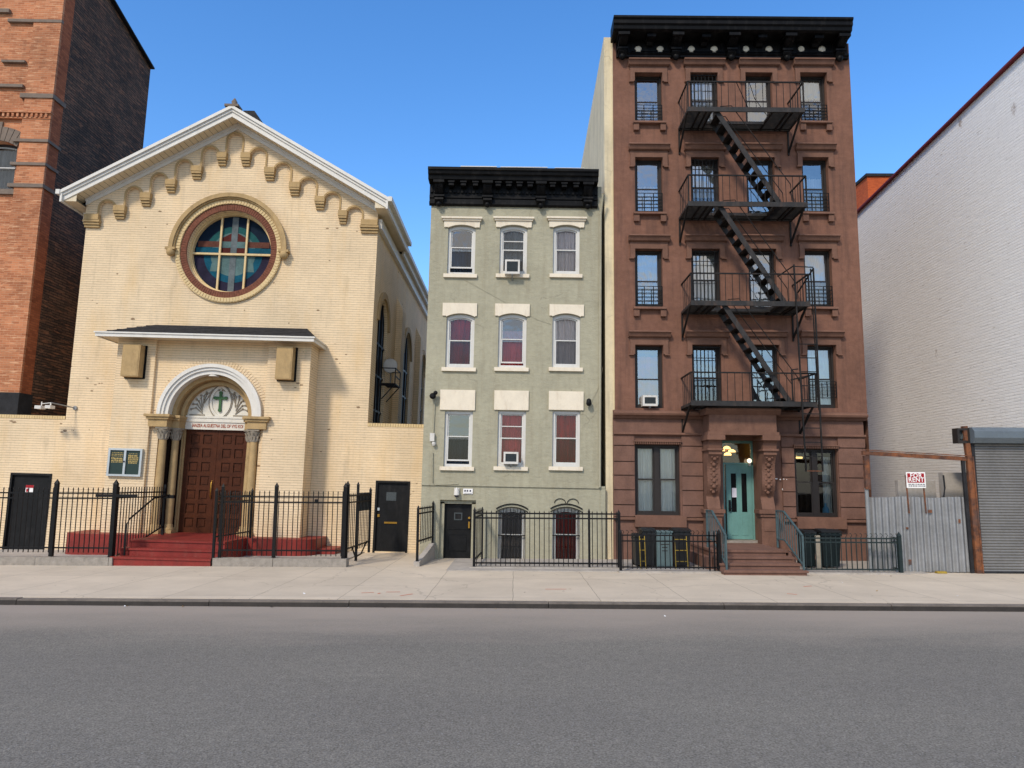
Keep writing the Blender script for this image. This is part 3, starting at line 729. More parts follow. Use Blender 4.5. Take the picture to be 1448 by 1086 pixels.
    for i in range(n):
        a = 2 * PI * i / n; ring.ring(cx, cz, 61.9 * k, 70.6 * k, -.042, -.028, a, a + 2 * PI / n * .8, 1)
    part(T, 'brick_ring', ring, M['red_brick_ring'], rw)
    hood = MB(); a0 = -.02; a1 = PI + .02
    hood.ring(cx, cz, 78 * k, 84 * k, -.14, 0, a0, a1, 48).ring(cx, cz, 80 * k, 86 * k, -.19, -.14, a0, a1, 48)
    for a in (a0, a1):
        bx, bz = cx + 82.5 * k * math.cos(a), cz + 82.5 * k * math.sin(a)
        hood.lathe((bx, -.24, bz - .08), [(.02, 0), (.1, .02), (.13, .1), (.1, .2), (.02, .26)], 14, 0, 'y').box(bx - .15, bx + .15, -.22, 0, bz - .01, bz + .06)
    part(T, 'hood_mould', hood, M['tan_stone'], rw)
    fr = MB().ring(cx, cz, 58.3 * k, 61.6 * k, .2, .42, n=64).ring(cx, cz, 59.8 * k, 61.6 * k, .14, .2, n=64)
    part(T, 'frame', fr, M['cream_paint'], rw)
    yg = .34; rg = 58.5 * k; gx, gz = cx, cz
    mu = MB(); m1 = .055
    for dx in (-.39, .41):
        h = math.sqrt(rg * rg - dx * dx); mu.box(gx + dx - m1 / 2, gx + dx + m1 / 2, .25, .312, gz - h, gz + h)
    mu.box(gx - rg, gx + rg, .242, .31, gz - .05, gz + .01)
    part(T, 'mullion', mu, M['cream_paint'], rw)
    g = MB(); L = lambda i: yg - .003 * i
    names = ['sg_navy', 'sg_purple', 'sg_blue', 'sg_teal', 'sg_pale', 'sg_grey', 'sg_red', 'sg_brown']
    g.plate(circle(gx, gz, rg, 64), [], L(0), yg + .02, 0, side=False)
    def arcband(r0, r1, a0, a1, l, m):
        q = [(gx + r1 * math.cos(a0 + (a1 - a0) * i / 24), gz + r1 * math.sin(a0 + (a1 - a0) * i / 24)) for i in range(25)] + [(gx + r0 * math.cos(a1 + (a0 - a1) * i / 24), gz + r0 * math.sin(a1 + (a0 - a1) * i / 24)) for i in range(25)]
        g.plate(q, [], L(l), L(l), m, side=False)
    arcband(.84, 1.18, PI * 1.02, PI * 1.98, 1, 1); arcband(.86, 1.02, 0, PI, 1, 0); arcband(.68, .9, PI, 2 * PI, 2, 2); arcband(.66, .88, .1, PI * .98, 2, 3)
    g.plate(circle(gx, gz, .69, 40), [], L(3), L(3), 4, side=False)
    g.plate([(gx - 1.1, gz + .22), (gx + 1.1, gz + .22), (gx + 1.1, gz + .4), (gx - 1.1, gz + .4)], [], L(4), L(4), 7, side=False)
    g.plate([(gx - 1.15, gz + .03), (gx + 1.15, gz + .03), (gx + 1.15, gz + .2), (gx - 1.15, gz + .2)], [], L(4), L(4), 2, side=False)
    g.plate([(gx - .39, gz + .4), (gx + .41, gz + .4), (gx + .41, gz + .5), (gx + .01, gz + .72), (gx - .39, gz + .5)], [], L(5), L(5), 6, side=False)
    g.plate([(gx - .39, gz - .04), (gx + .41, gz - .04), (gx + .41, gz + .2), (gx - .39, gz + .2)], [], L(5), L(5), 6, side=False)
    g.plate([(gx - .68, gz - .55), (gx + .68, gz - .55), (gx + .55, gz + .2), (gx - .55, gz + .2)][:], [], L(3.4), L(3.4), 4, side=False)
    g.plate([(gx - .39, gz + .2), (gx + .41, gz + .2), (gx + .41, gz + .4), (gx - .39, gz + .4)], [], L(6), L(6), 4, side=False)
    g.plate([(gx - .09, gz - 1.18), (gx + .1, gz - 1.18), (gx + .1, gz + 1.18), (gx - .09, gz + 1.18)], [], L(7), L(7), 5, side=False)
    part(T, 'stained_glass', g, [M[q] for q in names], rw)
    # ---- porch
    P = -.8
    bl, br = p(160, 560, P - .05)[0], p(436, 560, P - .05)[0]
    il, ir = p(216, 560, P)[0], p(376, 560, P)[0]
    acx = (p(224.5, 587, P)[0] + p(368.6, 587, P)[0]) / 2; sp = p(297, 588, P)[1]; AR = 1.43
    wt = p(300, 480, P)[1]
    base = .5
    por = MB()
    por.plate([(il, -.3), (ir, -.3), (ir, wt), (il, wt)], [[(acx - AR, -.29), (acx + AR, -.29)] + [(acx + AR * math.cos(PI * i / 24), sp + AR * math.sin(PI * i / 24)) for i in range(25)]], P + .05, 0, side=False)
    por.box(bl, il, P - .05, 0, -.3, wt).box(ir, br, P - .05, 0, -.3, wt)
    n = 46
    for i in range(n):                                            # brick arch over the white archivolt
        a = PI * (.1 + .8 * i / n); por.ring(acx, sp, AR + .015, AR + .22, P + .038, P + .06, a, a + PI * .8 / n * .8, 1)
    pw = part(T, 'porch_wall', por, M['cream_brick'])
    ar = MB().ring(acx, sp, AR - .13, AR - .001, P - .06, P + .28, 0, PI, 40).ring(acx, sp, AR - .05, AR + .05, P - .1, P + .045, 0, PI, 40).ring(acx, sp, AR - .24, AR - .13, P - .01, P + .3, 0, PI, 40)
    part(T, 'archivolt', ar, M['white_trim'], pw)
    od = MB().ring(acx, sp, AR - .36, AR - .2, P + .25, P + .5, 0, PI, 40, 0).ring(acx, sp, AR - .40, AR - .30, P + .4, P + .52, 0, PI, 40, 1).ring(acx, sp, AR - .5, AR - .38, P + .45, P + .72, 0, PI, 40, 0)
    part(T, 'arch_order', od, [M['tan_stone'], M['tan_dark']], pw)
    # jambs, columns, imposts
    for s in (-1, 1):
        jb = MB()
        def bx(a, b, y0, y1, z0, z1, m=0):
            x0, x1 = sorted((acx + s * a, acx + s * b)); jb.box(x0, x1, y0, y1, z0, z1, m)
        bx(AR - .03, AR + .0, P + .1, -.0, base - .1, sp, 0); bx(1.0, AR - .03, P + .55, P + .58, base, sp - .35, 1); bx(.96, 1.2, P + .58, -.001, base, sp, 0); bx(1.2, AR, P + .3, P + .57, base, sp, 1)
        part(T, 'jamb', jb, [M['tan_stone'], M['wood_dark']], pw)
    for s in (-1, 1):
        for (du, dy, r) in ((1.29, .06, .115), (1.08, .38, .11)):
            c = (acx + s * du, P + dy, 0); zc = p(240, 622, P)[1]; zi = p(240, 604, P)[1]
            col = part(T, 'column', MB().lathe(c, [(r * .96, base + .22), (r, base + .5), (r * .98, (base + zc) / 2), (r * .88, zc)], 18), M['tan_stone'], pw)
            part(T, 'column_base', MB().box(c[0] - r * 1.5, c[0] + r * 1.5, c[1] - r * 1.5, c[1] + r * 1.5, base - .02, base + .1).lathe(c, [(r * 1.4, base + .1), (r * 1.45, base + .15), (r * 1.1, base + .19), (r * 1.2, base + .23), (r, base + .26)], 18), M['tan_stone'], pw)
            cap = MB().lathe(c, [(r * .9, zc), (r * 1.05, zc + .02), (r * .95, zc + .05), (r * 1.05, zc + .16), (r * 1.5, zi - .05)], 18)
            for q in range(10):
                a = 2 * PI * q / 10
                for (h0, h1, o) in ((.04, .17, 1.32), (.12, .26, 1.55)):
                    aa = a + (.3 if o > 1.4 else 0); cc, ss = math.cos(aa), math.sin(aa)
                    cap.bar((c[0] + r * cc, c[1] + r * ss, zc + h0), (c[0] + r * o * cc, c[1] + r * o * ss, zc + h1), .045, .02)
            cap.box(c[0] - r * 1.5, c[0] + r * 1.5, c[1] - r * 1.5, c[1] + r * 1.5, zi - .05, zi)
            part(T, 'capital', cap, M['relief_grey'], pw)
    zi = p(240, 604, P)[1]
    for s in (-1, 1):
        im = MB()
        def bx(a, b, y0, y1, z0, z1):
            x0, x1 = sorted((acx + s * a, acx + s * b)); im.box(x0, x1, y0, y1, z0, z1)
        for (o, za, zb) in ((0, zi, sp - .14), (.05, sp - .14, sp - .07), (.1, sp - .07, sp)):
            bx(1.13 - o, 1.66 + o, P - .14 - o, P + .3, za, zb); bx(.94 - o * .5, 1.13, P + .2 - o, P + .62, za, zb)
        part(T, 'impost', im, M['tan_stone'], pw)
    # tympanum and lintel
    ty = P + .66; tr = .98
    zl0, zl1, zl2 = p(310, 608, ty)[1], p(310, 597.5, ty)[1], p(310, 590, ty)[1]
    tm = MB().plate([(acx - tr, sp - .02), (acx + tr, sp - .02)] + [(acx + tr * math.cos(PI * i / 24), sp + tr * math.sin(PI * i / 24)) for i in range(25)], [], ty, ty + .05)
    tm.box(acx - tr, acx + tr, ty - .06, ty + .05, zl1 + .002, sp + .03).box(acx - tr, acx + tr, ty - .08, ty - .06, sp - .02, sp + .04)
    t_ = part(T, 'tympanum', tm, M['plaster_white'], pw)
    li = part(T, 'lintel', MB().box(acx - tr, acx + tr, ty - .03, ty + .05, zl0, zl1), M['plaster_white'], pw)
    lettering(T, 'lettering', 'IANZEA ALGUESTNA DEL OF VYG KOI', .135, (acx + .0, ty - .034, (zl0 + zl1) / 2), M['letter_red'], pw, 0.64, 1.0)
    rel = MB(); vx, vz = acx + .02, sp + .47
    def vesica(hw, hh): 
        R = (hw * hw + hh * hh) / (2 * hw); o = []
        a = math.asin(hh / R)
        for i in range(13): t = -a + 2 * a * i / 12; o.append((vx - R + hw + R * math.cos(t), vz + R * math.sin(t)))
        for i in range(1, 12): t = a - 2 * a * i / 12; o.append((vx + R - hw - R * math.cos(t), vz + R * math.sin(t)))
        return o
    rel.plate(vesica(.31, .5), [vesica(.25, .41)], ty - .035, ty, 0)
    rel.plate(vesica(.35, .55), [vesica(.33, .52)], ty - .02, ty, 1)
    rg_ = random.Random(5)
    for s in (-1, 1):
        for i in range(7):
            a = PI * (.06 + .42 * i / 6); b = a if s > 0 else PI - a
            q0 = Vector((acx + s * (.45 + .05 * rg_.random()), ty - .012, sp + .12 + .05 * i)); q1 = Vector((acx + .84 * math.cos(b), ty - .012, sp + .1 + .72 * math.sin(b)))
            mid = (q0 + q1) / 2 + Vector((s * .03, 0, .1))
            rel.tube([q0, mid, q1], .016, 6, 1); rel.ball(tuple(q1), .035, 8, 1); rel.ball(tuple(mid), .03, 8, 1)
        x0, x1 = sorted((acx + s * .42, acx + s * .86)); rel.box(x0, x1, ty - .025, ty, sp + .05, sp + .09, 1)
    part(T, 'carving', rel, [M['plaster_white'], M['relief_grey']], pw)
    cr = MB().box(vx - .035, vx + .035, ty - .05, ty, vz - .24, vz + .25).box(vx - .155, vx - .035, ty - .05, ty, vz + .07, vz + .145).box(vx + .035, vx + .155, ty - .05, ty, vz + .07, vz + .145)
    for (a, b) in ((0, .26), (0, -.25), (-.155, .108), (.155, .108)): cr.lathe((vx + a, ty - .052, vz + b), [(.05, 0), (.05, .05)], 10, 0, 'y')
    part(T, 'cross', cr, M['cross_green'], pw)
    # doors
    dy = ty + .05; db, dt = base, zl0
    for s in (-1, 1):
        a, b = sorted((acx + s * .004, acx + s * .93)); holes = []
        wd = b - a; hh = dt - db
        for r in range(7):
            for c in range(2):
                u = a + wd * (.17 + .38 * c); z = db + hh * (.055 + .134 * r); holes.append([(u, z), (u + wd * .28, z), (u + wd * .28, z + hh * .092), (u, z + hh * .092)])
        d = part(T, 'door_leaf', MB().plate([(a, db), (b, db), (b, dt), (a, dt)], holes, dy, dy + .04, 0, 1), [M['wood'], M['wood_dark']], pw)
        q = MB().box(a, b, dy + .03, dy + .05, db, dt)
        for h in holes: q.box(h[0][0] + .04, h[1][0] - .04, dy + .012, dy + .031, h[0][1] + .04, h[2][1] - .04)
        part(T, 'door_panel', q, M['wood'], pw)
        if s < 0:
            part(T, 'handle', MB().tube([(acx - .07, dy, 1.5), (acx - .07, dy - .06, 1.55), (acx - .07, dy - .06, 1.95), (acx - .07, dy, 2.0)], .016), M['brass'], pw)
    part(T, 'jamb_lining', MB().box(acx - 1.0, acx - .93, dy - .04, dy + .08, db, dt), M['tan_stone'], pw)
    part(T, 'jamb_lining', MB().box(acx + .93, acx + 1.0, dy - .04, dy + .08, db, dt), M['tan_stone'], pw)
    # canopy roof over the porch
    CA = -1.32
    zb, zf = p(300, 479.5, CA)[1], p(300, 473.5, CA)[1]
    al, ar_ = p(137, 470, CA)[0], p(443, 476, CA)[0]; rl, rr_ = al + 1.0, ar_ - .55; zr = p(310, 461.5, -.05)[1]
    c = MB()
    c.poly([(al, CA, zf), (ar_, CA, zf), (rr_, -.05, zr), (rl, -.05, zr)]); c.poly([(ar_, CA, zf), (ar_, 0, zf), (rr_, -.05, zr)]); c.poly([(al, 0, zf), (al, CA, zf), (rl, -.05, zr)])
    for i in range(1, 6):                                          # shingle courses
        t = i / 6; u0 = al + (rl - al) * t; u1 = ar_ + (rr_ - ar_) * t; y = CA + (-.05 - CA) * t; z = zf + (zr - zf) * t
        c.bar((u0, y, z + .006), (u1, y, z + .006), .04, .02)
    cn = part(T, 'canopy', c, M['shingle'])
    part(T, 'fascia', MB().box(al - .03, ar_ + .03, CA - .03, CA, zb, zf + .01).box(ar_, ar_ + .03, CA, -.001, zb, zf + .01).box(al - .03, al, CA, -.001, zb, zf + .01).box(al - .06, ar_ + .06, CA - .06, CA - .03, zf - .025, zf + .015).box(ar_ + .03, ar_ + .06, CA - .03, -.001, zf - .025, zf + .015), M['white_trim'], cn)
    s_ = MB()
    n = 40
    for i in range(n): s_.box(al + (ar_ - al) * i / n, al + (ar_ - al) * (i + .95) / n, CA, -.001, zb + .03, zb + .05)
    part(T, 'soffit', s_, M['soffit'], cn)
    # small fan-shaped lamp in the crown of the arch
    part(T, 'arch_lamp', MB().lathe((acx - .02, P + .12, sp + AR - .27), [(.03, .06), (.13, .02), (.15, -.02)], 14), M['white_trim'], pw)
    # red painted steps and landing
    st = MB()
    def X(px, Y): return W.p(px, 700, Y)[0] - FC.M.translation.x
    x0, x1 = X(163, 18.1), X(303, 18.1)
    yw = lambda Y: Y - 21.9
    for i, (Y, z) in enumerate(((18.1, .18), (18.5, .35), (18.92, .52))):
        st.box(x0, x1 + (.0), yw(Y), yw(18.5 if i == 0 else 18.92 if i == 1 else 20.4), -.3, z); st.box(x0 - .01, x1 + .01, yw(Y) - .03, yw(Y) + .3, z + .0005 - .04, z + .004)
    pl_, pr_ = X(88, 20.4), X(445, 20.4)
    out = [(pl_, yw(20.75))]
    for i in range(9): a = PI + PI / 2 * i / 8; out.append((pl_ + .5 + .5 * math.cos(a), yw(20.9) + .5 * math.sin(a)))
    for i in range(9): a = 1.5 * PI + PI / 2 * i / 8; out.append((pr_ - .5 + .5 * math.cos(a), yw(20.9) + .5 * math.sin(a)))
    out += [(pr_, 0), (pl_, 0)]
    n = len(out)
    st._add([(a, b, -.3) for a, b in out] + [(a, b, .515) for a, b in out], [tuple(range(n, 2 * n))] + [(i, (i + 1) % n, n + (i + 1) % n, n + i) for i in range(n)])
    st.box(pr_ - .4, X(476, 20.9), yw(20.95), -.001, -.3, .25)
    part(T, 'entrance_steps', st, M['red_paint'])
    return ua, uL, uR, ws, bl, br, P, acx
arch_x = [153, 191, 227, 262, 298, 332, 365.6, 400, 436, 470.6, 500.6]
c_ua, c_uL, c_uR, c_ws, c_bl, c_br, c_P, c_acx = church()

# things fixed to the church
def church_things():
    for (px, lab) in ((((172, 487, 197, 532), (-1)), 'tan metal speaker box under the canopy on the notice board side'), (((390, 490, 413, 536), 1), 'tan metal speaker box under the canopy on the green house side')):
        r = FC.rect(*px[0], c_P - .36)
        T = thing('speaker_box', lab, 'speaker', FC, ((r[0] + r[1]) / 2, c_P - .2, r[2]), 'speaker boxes on the church porch')
        part(T, 'cabinet', MB().box(r[0], r[1], c_P - .36, c_P - .09, r[2], r[3]).box(r[0] + .03, r[1] - .03, c_P - .368, c_P - .36, r[2] + .03, r[3] - .03), M['tan_stone'])
        part(T, 'backplate', MB().box(r[0] - .03, r[1] + .05, c_P - .09, c_P - .051, r[2] - .03, r[3] + .02), M['black_paint'])
    r = FC.rect(152, 634, 200, 673.5, c_P - .13)
    T = thing('notice_board', 'grey framed double notice board with dark green panels and gold writing', 'notice board', FC, ((r[0] + r[1]) / 2, c_P - .1, r[2]))
    m = (r[0] + r[1]) / 2; f = .055
    hs = [[(r[0] + f, r[2] + f), (m - .03, r[2] + f), (m - .03, r[3] - f), (r[0] + f, r[3] - f)], [(m + .03, r[2] + f), (r[1] - f, r[2] + f), (r[1] - f, r[3] - f), (m + .03, r[3] - f)]]
    part(T, 'frame', MB().plate([(r[0], r[2]), (r[1], r[2]), (r[1], r[3]), (r[0], r[3])], hs, c_P - .14, c_P - .051, back=False), M['aluminium'])
    part(T, 'lock', MB().lathe((m - .01, c_P - .155, (r[2] + r[3]) / 2 + .02), [(.025, 0), (.025, .02)], 10, 0, 'y'), M['ink'])
    rg = random.Random(4)
    for i, h in enumerate(hs):
        b = part(T, 'panel', MB().box(h[0][0], h[1][0], c_P - .105, c_P - .06, h[0][1], h[2][1]), M['board_green'])
        g = MB(); w = h[1][0] - h[0][0]; hh = h[2][1] - h[0][1]
        rows = ((.9, .02), (.83, .025), (.76, .02), (.66, .06), (.57, .05), (.5, .02)) if i == 0 else ((.87, .02), (.79, .05), (.71, .05), (.63, .05), (.55, .05), (.48, .035))
        for (t, s) in rows:
            u = h[0][0] + w * (.08 + (.1 * rg.random() if i else 0)); e = h[1][0] - w * (.1 + (.15 * rg.random() if i else 0))
            while u < e:
                L = rg.uniform(.012, .035); g.box(u, min(e, u + L), c_P - .1075, c_P - .1051, h[0][1] + hh * t - s / 2, h[0][1] + hh * t + s / 2 * rg.uniform(.3, 1)); u += L + rg.uniform(.008, .02)
        part(T, 'lettering', g, M['gold'], b)
    # twin floodlight on an arm, far corner of the gable wall
    a = FC.p(107, 577); e = FC.p(72, 569.5, -.7); e2 = FC.p(60, 571, -.7)
    T = thing('floodlight', 'twin white floodlight on a thin arm beside the dark brick wall', 'light', FC, (a[0], 0, a[1]))
    part(T, 'arm', MB().tube([(a[0], -.01, a[1]), (e[0], -.7, e[1])], .018).lathe((a[0], -.05, a[1]), [(.06, 0), (.06, .049)], 12, 0, 'y'), M['grey_pipe'])
    part(T, 'lamp', MB().box(e[0] - .09, e[0] + .07, -.82, -.6, e[1] - .17, e[1] - .08).bar((e[0], -.7, e[1] - .1), (e[0], -.7, e[1]), .03), M['ac_white'])
    part(T, 'lamp', MB().box(e2[0] - .14, e2[0] + .04, -.82, -.6, e2[1] - .15, e2[1] - .06).bar((e2[0] - .02, -.7, e2[1] - .08), (e2[0] - .02, -.7, e2[1] + .06), .025).bar((e2[0] - .02, -.7, e2[1] + .0), (e[0], -.7, e[1]), .02), M['ac_white'])
    # ridge ornament
    c = FC.p(327, 152, -.3); z = c_ws + .28
    T = thing('ridge_vent', 'dark metal vent cap and finial on the church roof peak', 'roof vent', FC, (c_ua, .2, z))
    part(T, 'finial', MB().lathe((c_ua, -.55, z), [(.1, 0), (.12, .06), (.07, .12), (.09, .2), (.02, .32)], 12).box(c_ua - .22, c_ua + .2, -.75, -.4, z - .02, z + .05), M['grey_stone'])
    part(T, 'hood', MB().plate([(c_ua - .12, z - .15), (c_ua + .75, z - .35), (c_ua + .3, z + .38), (c_ua - .05, z + .38)], [], .3, 1.6, back=True), M['shingle'])
    # dish and iron shelf outside the first flank window
    y, z = FC.side(548, 545, c_uR + .1)
    T = thing('iron_shelf', 'black iron bracket shelf outside the tall arched side window', 'shelf', FC, (c_uR, y, z))
    s = MB(); x0, x1 = c_uR - .1, c_uR + .42
    for i in range(7): s.bar((x0, y - .5 + i * .17, z), (x1, y - .5 + i * .17, z), .025)
    for zz in (z, z + .25, z + .5): s.bar((x1, y - .52, zz), (x1, y + .54, zz), .03)
    for yy in (y - .5, y + .52): s.bar((x1, yy, z), (x1, yy, z + .5), .03).bar((x0, yy, z + .5), (x1, yy, z + .5), .03)
    for yy in (y - .45, y + .45): s.bar((c_uR, yy, z - .5), (x1, yy, z), .03)
    part(T, 'grating', s, M['black_iron'])
    T = thing('satellite_dish', 'white satellite dish standing on the iron shelf by the arched window', 'satellite dish', FC, (c_uR + .15, y, z + .02))
    part(T, 'dish', MB().lathe((c_uR + .2, y - .25, z + .62), [(.02, .08), (.14, .05), (.23, 0), (.24, .0)], 18, 0, 'y'), M['ac_white'])
    part(T, 'mast', MB().tube([(c_uR + .2, y - .14, z + .62), (c_uR + .2, y - .05, z + .3), (c_uR + .2, y - .05, z + .02)], .025), M['grey_pipe'])
church_things()

# ================================================================== GREEN HOUSE
FG = Frame(W.p(724, 685, 20.2)[0], 20.2, .013)
def green_house():
    p = FG.p; R = FG.rect
    T = thing('townhouse', 'narrow grey green stucco house with black bracketed cornice', 'house', FG, (0, 0, 0))
    uL, uR = p(604, 460)[0], p(850, 460)[0]; top = p(726, 262)[1]; D = 9.0
    cols = ((0, 633, 672), (1, 706, 745), (2, 782, 819))
    wins = []
    for (xa, xb) in ((633, 672), (706.5, 745.5), (782, 820)): wins.append((R(xa, 319, xb, 388), .075, 0))
    for (xa, xb) in ((630.5, 670.5), (704.5, 744.5), (781, 820.5)): wins.append((R(xa, 444, xb, 520), .085, 1))
    for (xa, xb) in ((628, 668), (703.5, 743.5), (781, 820.5)): wins.append((R(xa, 581, xb, 660), 0.0, 2))
    wins = [((w[0], w[1], w[2], w[3] - (0, 0, .0)[r]), a, r) for (w, a, r) in wins]
    base_w = [R(704, 718, 743, 797), R(781, 718, 820, 797)]
    dr = R(621, 707, 672, 795)
    holes = [arched(*w, a) for (w, a, r) in wins] + [arched(*w, .1) for w in base_w] + [[(dr[0], -.28), (dr[1], -.28), (dr[1], dr[3]), (dr[0], dr[3])]]
    wl = MB().plate([(uL, -.3), (uR, -.3), (uR, top), (uL, top)], holes, 0, .28, side=False)
    wl.poly([(uL, 0, -.3), (uL, D, -.3), (uL, D, top), (uL, 0, top)]).poly([(uR, 0, -.3), (uR, D, -.3), (uR, D, top), (uR, 0, top)]).poly([(uL, D, -.3), (uR, D, -.3), (uR, D, top), (uL, D, top)])
    part(T, 'wall', wl, M['green_stucco'])
    part(T, 'roof', MB().box(uL + .01, uR - .01, .05, D - .01, top - .4, top - .3), M['shingle'])
    part(T, 'interior', MB().poly([(uL + .02, 1.6, -.3), (uR - .02, 1.6, -.3), (uR - .02, 1.6, top - .4), (uL + .02, 1.6, top - .4)]), M['interior'])
    zz = p(730, 687)[1]
    part(T, 'water_table', MB().box(uL, uR + .12, -.035, -.001, zz - .03, zz + .03), M['green_stucco'])
    part(T, 'base_course', MB().box(uR + .001, uR + .13, -.02, .4, -.3, zz - .01), M['green_stucco'])
    spec = [dict(glass=('glass_sky_soft', 'glass'), curtain='curtain_blue', curt_span=(.0, 1), lower_open=.12), dict(glass=('glass', 'glass'), curtain='curtain_grey', curt_span=(.3, 1), rails=(.45,)), dict(glass=('glass', 'glass'), curtain='lace'),
            dict(glass=('glass', 'screen'), curtain='curtain_red'), dict(glass=('glass_sky_soft', 'glass'), curtain='curtain_pink', curt_span=(0, .75), lower_open=.06, rails=(.0,)), dict(glass=('glass', 'screen'), curtain='lace'),
            dict(glass=('glass_sky_soft', 'screen'), curtain='curtain_blue', curt_span=(0, .6), lower_open=.08), dict(glass=('glass', 'glass'), curtain='curtain_pink', rails=(.5,)), dict(glass=('glass', 'screen'), curtain='curtain_red')]
    labs = ['window with open lower sash over dark curtain', 'window holding an air conditioner, top storey', 'window with pale lace curtain, top storey', 'window with deep red curtains', 'window with pink curtain and raised sash', 'window with pale figured curtain', 'dark window with reflection of an arch', 'window with sheer pink curtain and air conditioner', 'window with bright red curtains, lowest full storey']
    for i, (w, a, r) in enumerate(wins):
        s = spec[i]
        o = sash_window(T, w, .07, (M['white_paint'], M['white_paint']), a, label=labs[i], ft=.075, st=.035, **s)
        c = (w[0] + w[1]) / 2; h = (w[1] - w[0]) / 2
        part(T, 'sill', MB().box(w[0] - .09, w[1] + .07, -.07, .1, w[2] - .1, w[2] + .0), M['off_white'], o)
        if r == 0:
            z0 = w[3] - .06; z1 = w[3] + .12; arc = arched(w[0] - .01, w[1] + .01, 0, w[3] + .012, .085)[2:]
            out = [(w[0] - .11, z0)] + [(w[0] - .01, z0)] + arc[::-1][0:0] + [(x_, z_) for x_, z_ in reversed(arc)] + [(w[1] + .01, z0), (w[1] + .11, z0), (w[1] + .12, z1), (w[0] - .12, z1)]
            L = MB().plate(out, [], -.05, -.001)
            L.box(w[0] - .16, w[1] + .15, -.09, -.001, z1 + .001, z1 + .05).box(w[0] - .19, w[1] + .18, -.13, -.001, z1 + .051, z1 + .1)
        elif r == 1:
            q = R(*[(626, 429, 674.5, 452), (700, 430, 749, 453), (777, 431, 825.5, 454)][i - 3])
            arc = arched(w[0] - .01, w[1] + .01, 0, w[3] + .012, .095)[2:]; z0 = w[3] - .06
            out = [(q[0], z0), (w[0] - .01, z0)] + list(reversed(arc)) + [(w[1] + .01, z0), (q[1], z0), (q[1], q[3]), (q[0], q[3])]
            L = MB().plate(out, [], -.045, -.001)
        else:
            q = R(*[(622.5, 551.5, 672, 578), (699, 552.5, 747.5, 579), (776, 553.5, 825, 580)][i - 6])
            L = MB().box(q[0], q[1], -.045, -.001, w[3] + .02, q[3])
        part(T, 'lintel', L, M['off_white'], o)
    for i, w in enumerate(base_w):
        o = sash_window(T, w, .1, (M['white_paint'], M['white_paint']), .1, curtain='curtain_grey' if i == 0 else 'curtain_red', glass=('screen', 'screen'), label='basement window behind arched iron bars')
        g = MB(); n = 8
        for k in range(n): u = w[0] + .04 + (w[1] - w[0] - .08) * k / (n - 1); g.bar((u, .03, w[2]), (u, .03, w[3] - .02), .016)
        for z in (w[2] + .03, (w[2] + w[3]) / 2, w[3] - .16): g.box(w[0], w[1], .02, .04, z - .014, z + .014)
        ar_ = arched(w[0] - .06, w[1] + .06, 0, w[3] + .1, .13)[2:]
        g.tube([(a, -.02, b) for a, b in ar_], .018, 6); g.tube([(a, -.02, b - .08) for a, b in ar_], .012, 6)
        if i == 1:
            for s in (-1, 1): c = (w[0] + w[1]) / 2 + s * .17; g.tube([(c + .15 * math.cos(t / 8 * PI), -.02, w[3] + .12 + .12 * math.sin(t / 8 * PI)) for t in range(9)], .01, 6)
        part(T, 'window_bars', g, M['black_iron'], o)
    # recessed entrance
    rec = .3
    e = MB().box(dr[0] - .02, dr[0] + .11, .1, rec, -.28, dr[3] - .06).box(dr[1] - .11, dr[1] + .02, .1, rec, -.28, dr[3] - .06).box(dr[0] - .02, dr[1] + .02, .1, rec, dr[3] - .1, dr[3])
    d0, d1, dz = dr[0] + .11, dr[1] - .11, dr[3] - .1
    dd = part(T, 'door', MB().plate([(d0, -.1), (d1, -.1), (d1, dz), (d0, dz)], [[(d0 + .12, .15), (d1 - .12, .15), (d1 - .12, .6), (d0 + .12, .6)]], rec - .08, rec).box(d0, d1, rec - .07, rec, -.1, dz), M['black_door'], label='black entrance door set back in the wall')
    part(T, 'door_surround', e, M['green_stucco'], dd)
    zc = p(647, 730, rec)[1]; uc = (d0 + d1) / 2
    part(T, 'peep_window', MB().plate([(uc - .11, zc - .1), (uc + .11, zc - .1), (uc + .11, zc + .1), (uc - .11, zc + .1)], [[(uc - .08, zc - .07), (uc + .08, zc - .07), (uc + .08, zc + .07), (uc - .08, zc + .07)]], rec - .1, rec - .08), M['ac_grille'], dd)
    part(T, 'number_plate', MB().box(uc - .08, uc + .08, rec - .085, rec - .08, zc + .28, zc + .38), M['interior'], dd)
    part(T, 'handle', MB().box(d1 - .09, d1 - .05, rec - .14, rec - .08, .78, .95).lathe((d1 - .07, rec - .15, 1.05), [(.03, 0), (.03, .07)], 10, 0, 'y'), M['brass'], dd)
    part(T, 'lower_panel', MB().box(d0 + .14, d1 - .14, rec - .09, rec - .071, .18, .56).box(d0 + .02, d1 - .02, rec - .095, rec - .08, .74, .77), M['black_door'], dd)
    # cornice
    PR = -.5
    zt = p(726, 237, PR)[1]; zb = p(726, 293)[1]
    cL, cR = p(605, 238, PR)[0], p(847, 239, PR)[0]
    fu0, fu1 = p(608, 270)[0], p(845, 270)[0]
    h = zt - zb
    C = MB()
    C.profile([(0, zt), (PR, zt), (PR, zt - .07), (PR + .04, zt - .09), (PR + .06, zt - .17), (PR + .12, zt - .2), (PR + .14, zt - .3), (-.12, zt - .32), (0, zt - .32)], cL, cR)
    C.profile([(-.001, zb + .28), (-.08, zb + .28), (-.08, zb + .22), (-.05, zb + .2), (-.05, zb + .12), (-.1, zb + .1), (-.1, zb + .04), (-.06, zb), (-.001, zb)], fu0, fu1)
    C.box(fu0, fu1, -.06, -.001, zb + .28, zt - .32)
    for i in range(44): u = fu0 + (fu1 - fu0) * (i + .2) / 44; C.box(u, u + (fu1 - fu0) / 44 * .6, -.11, -.06, zb + .36, zb + .43)
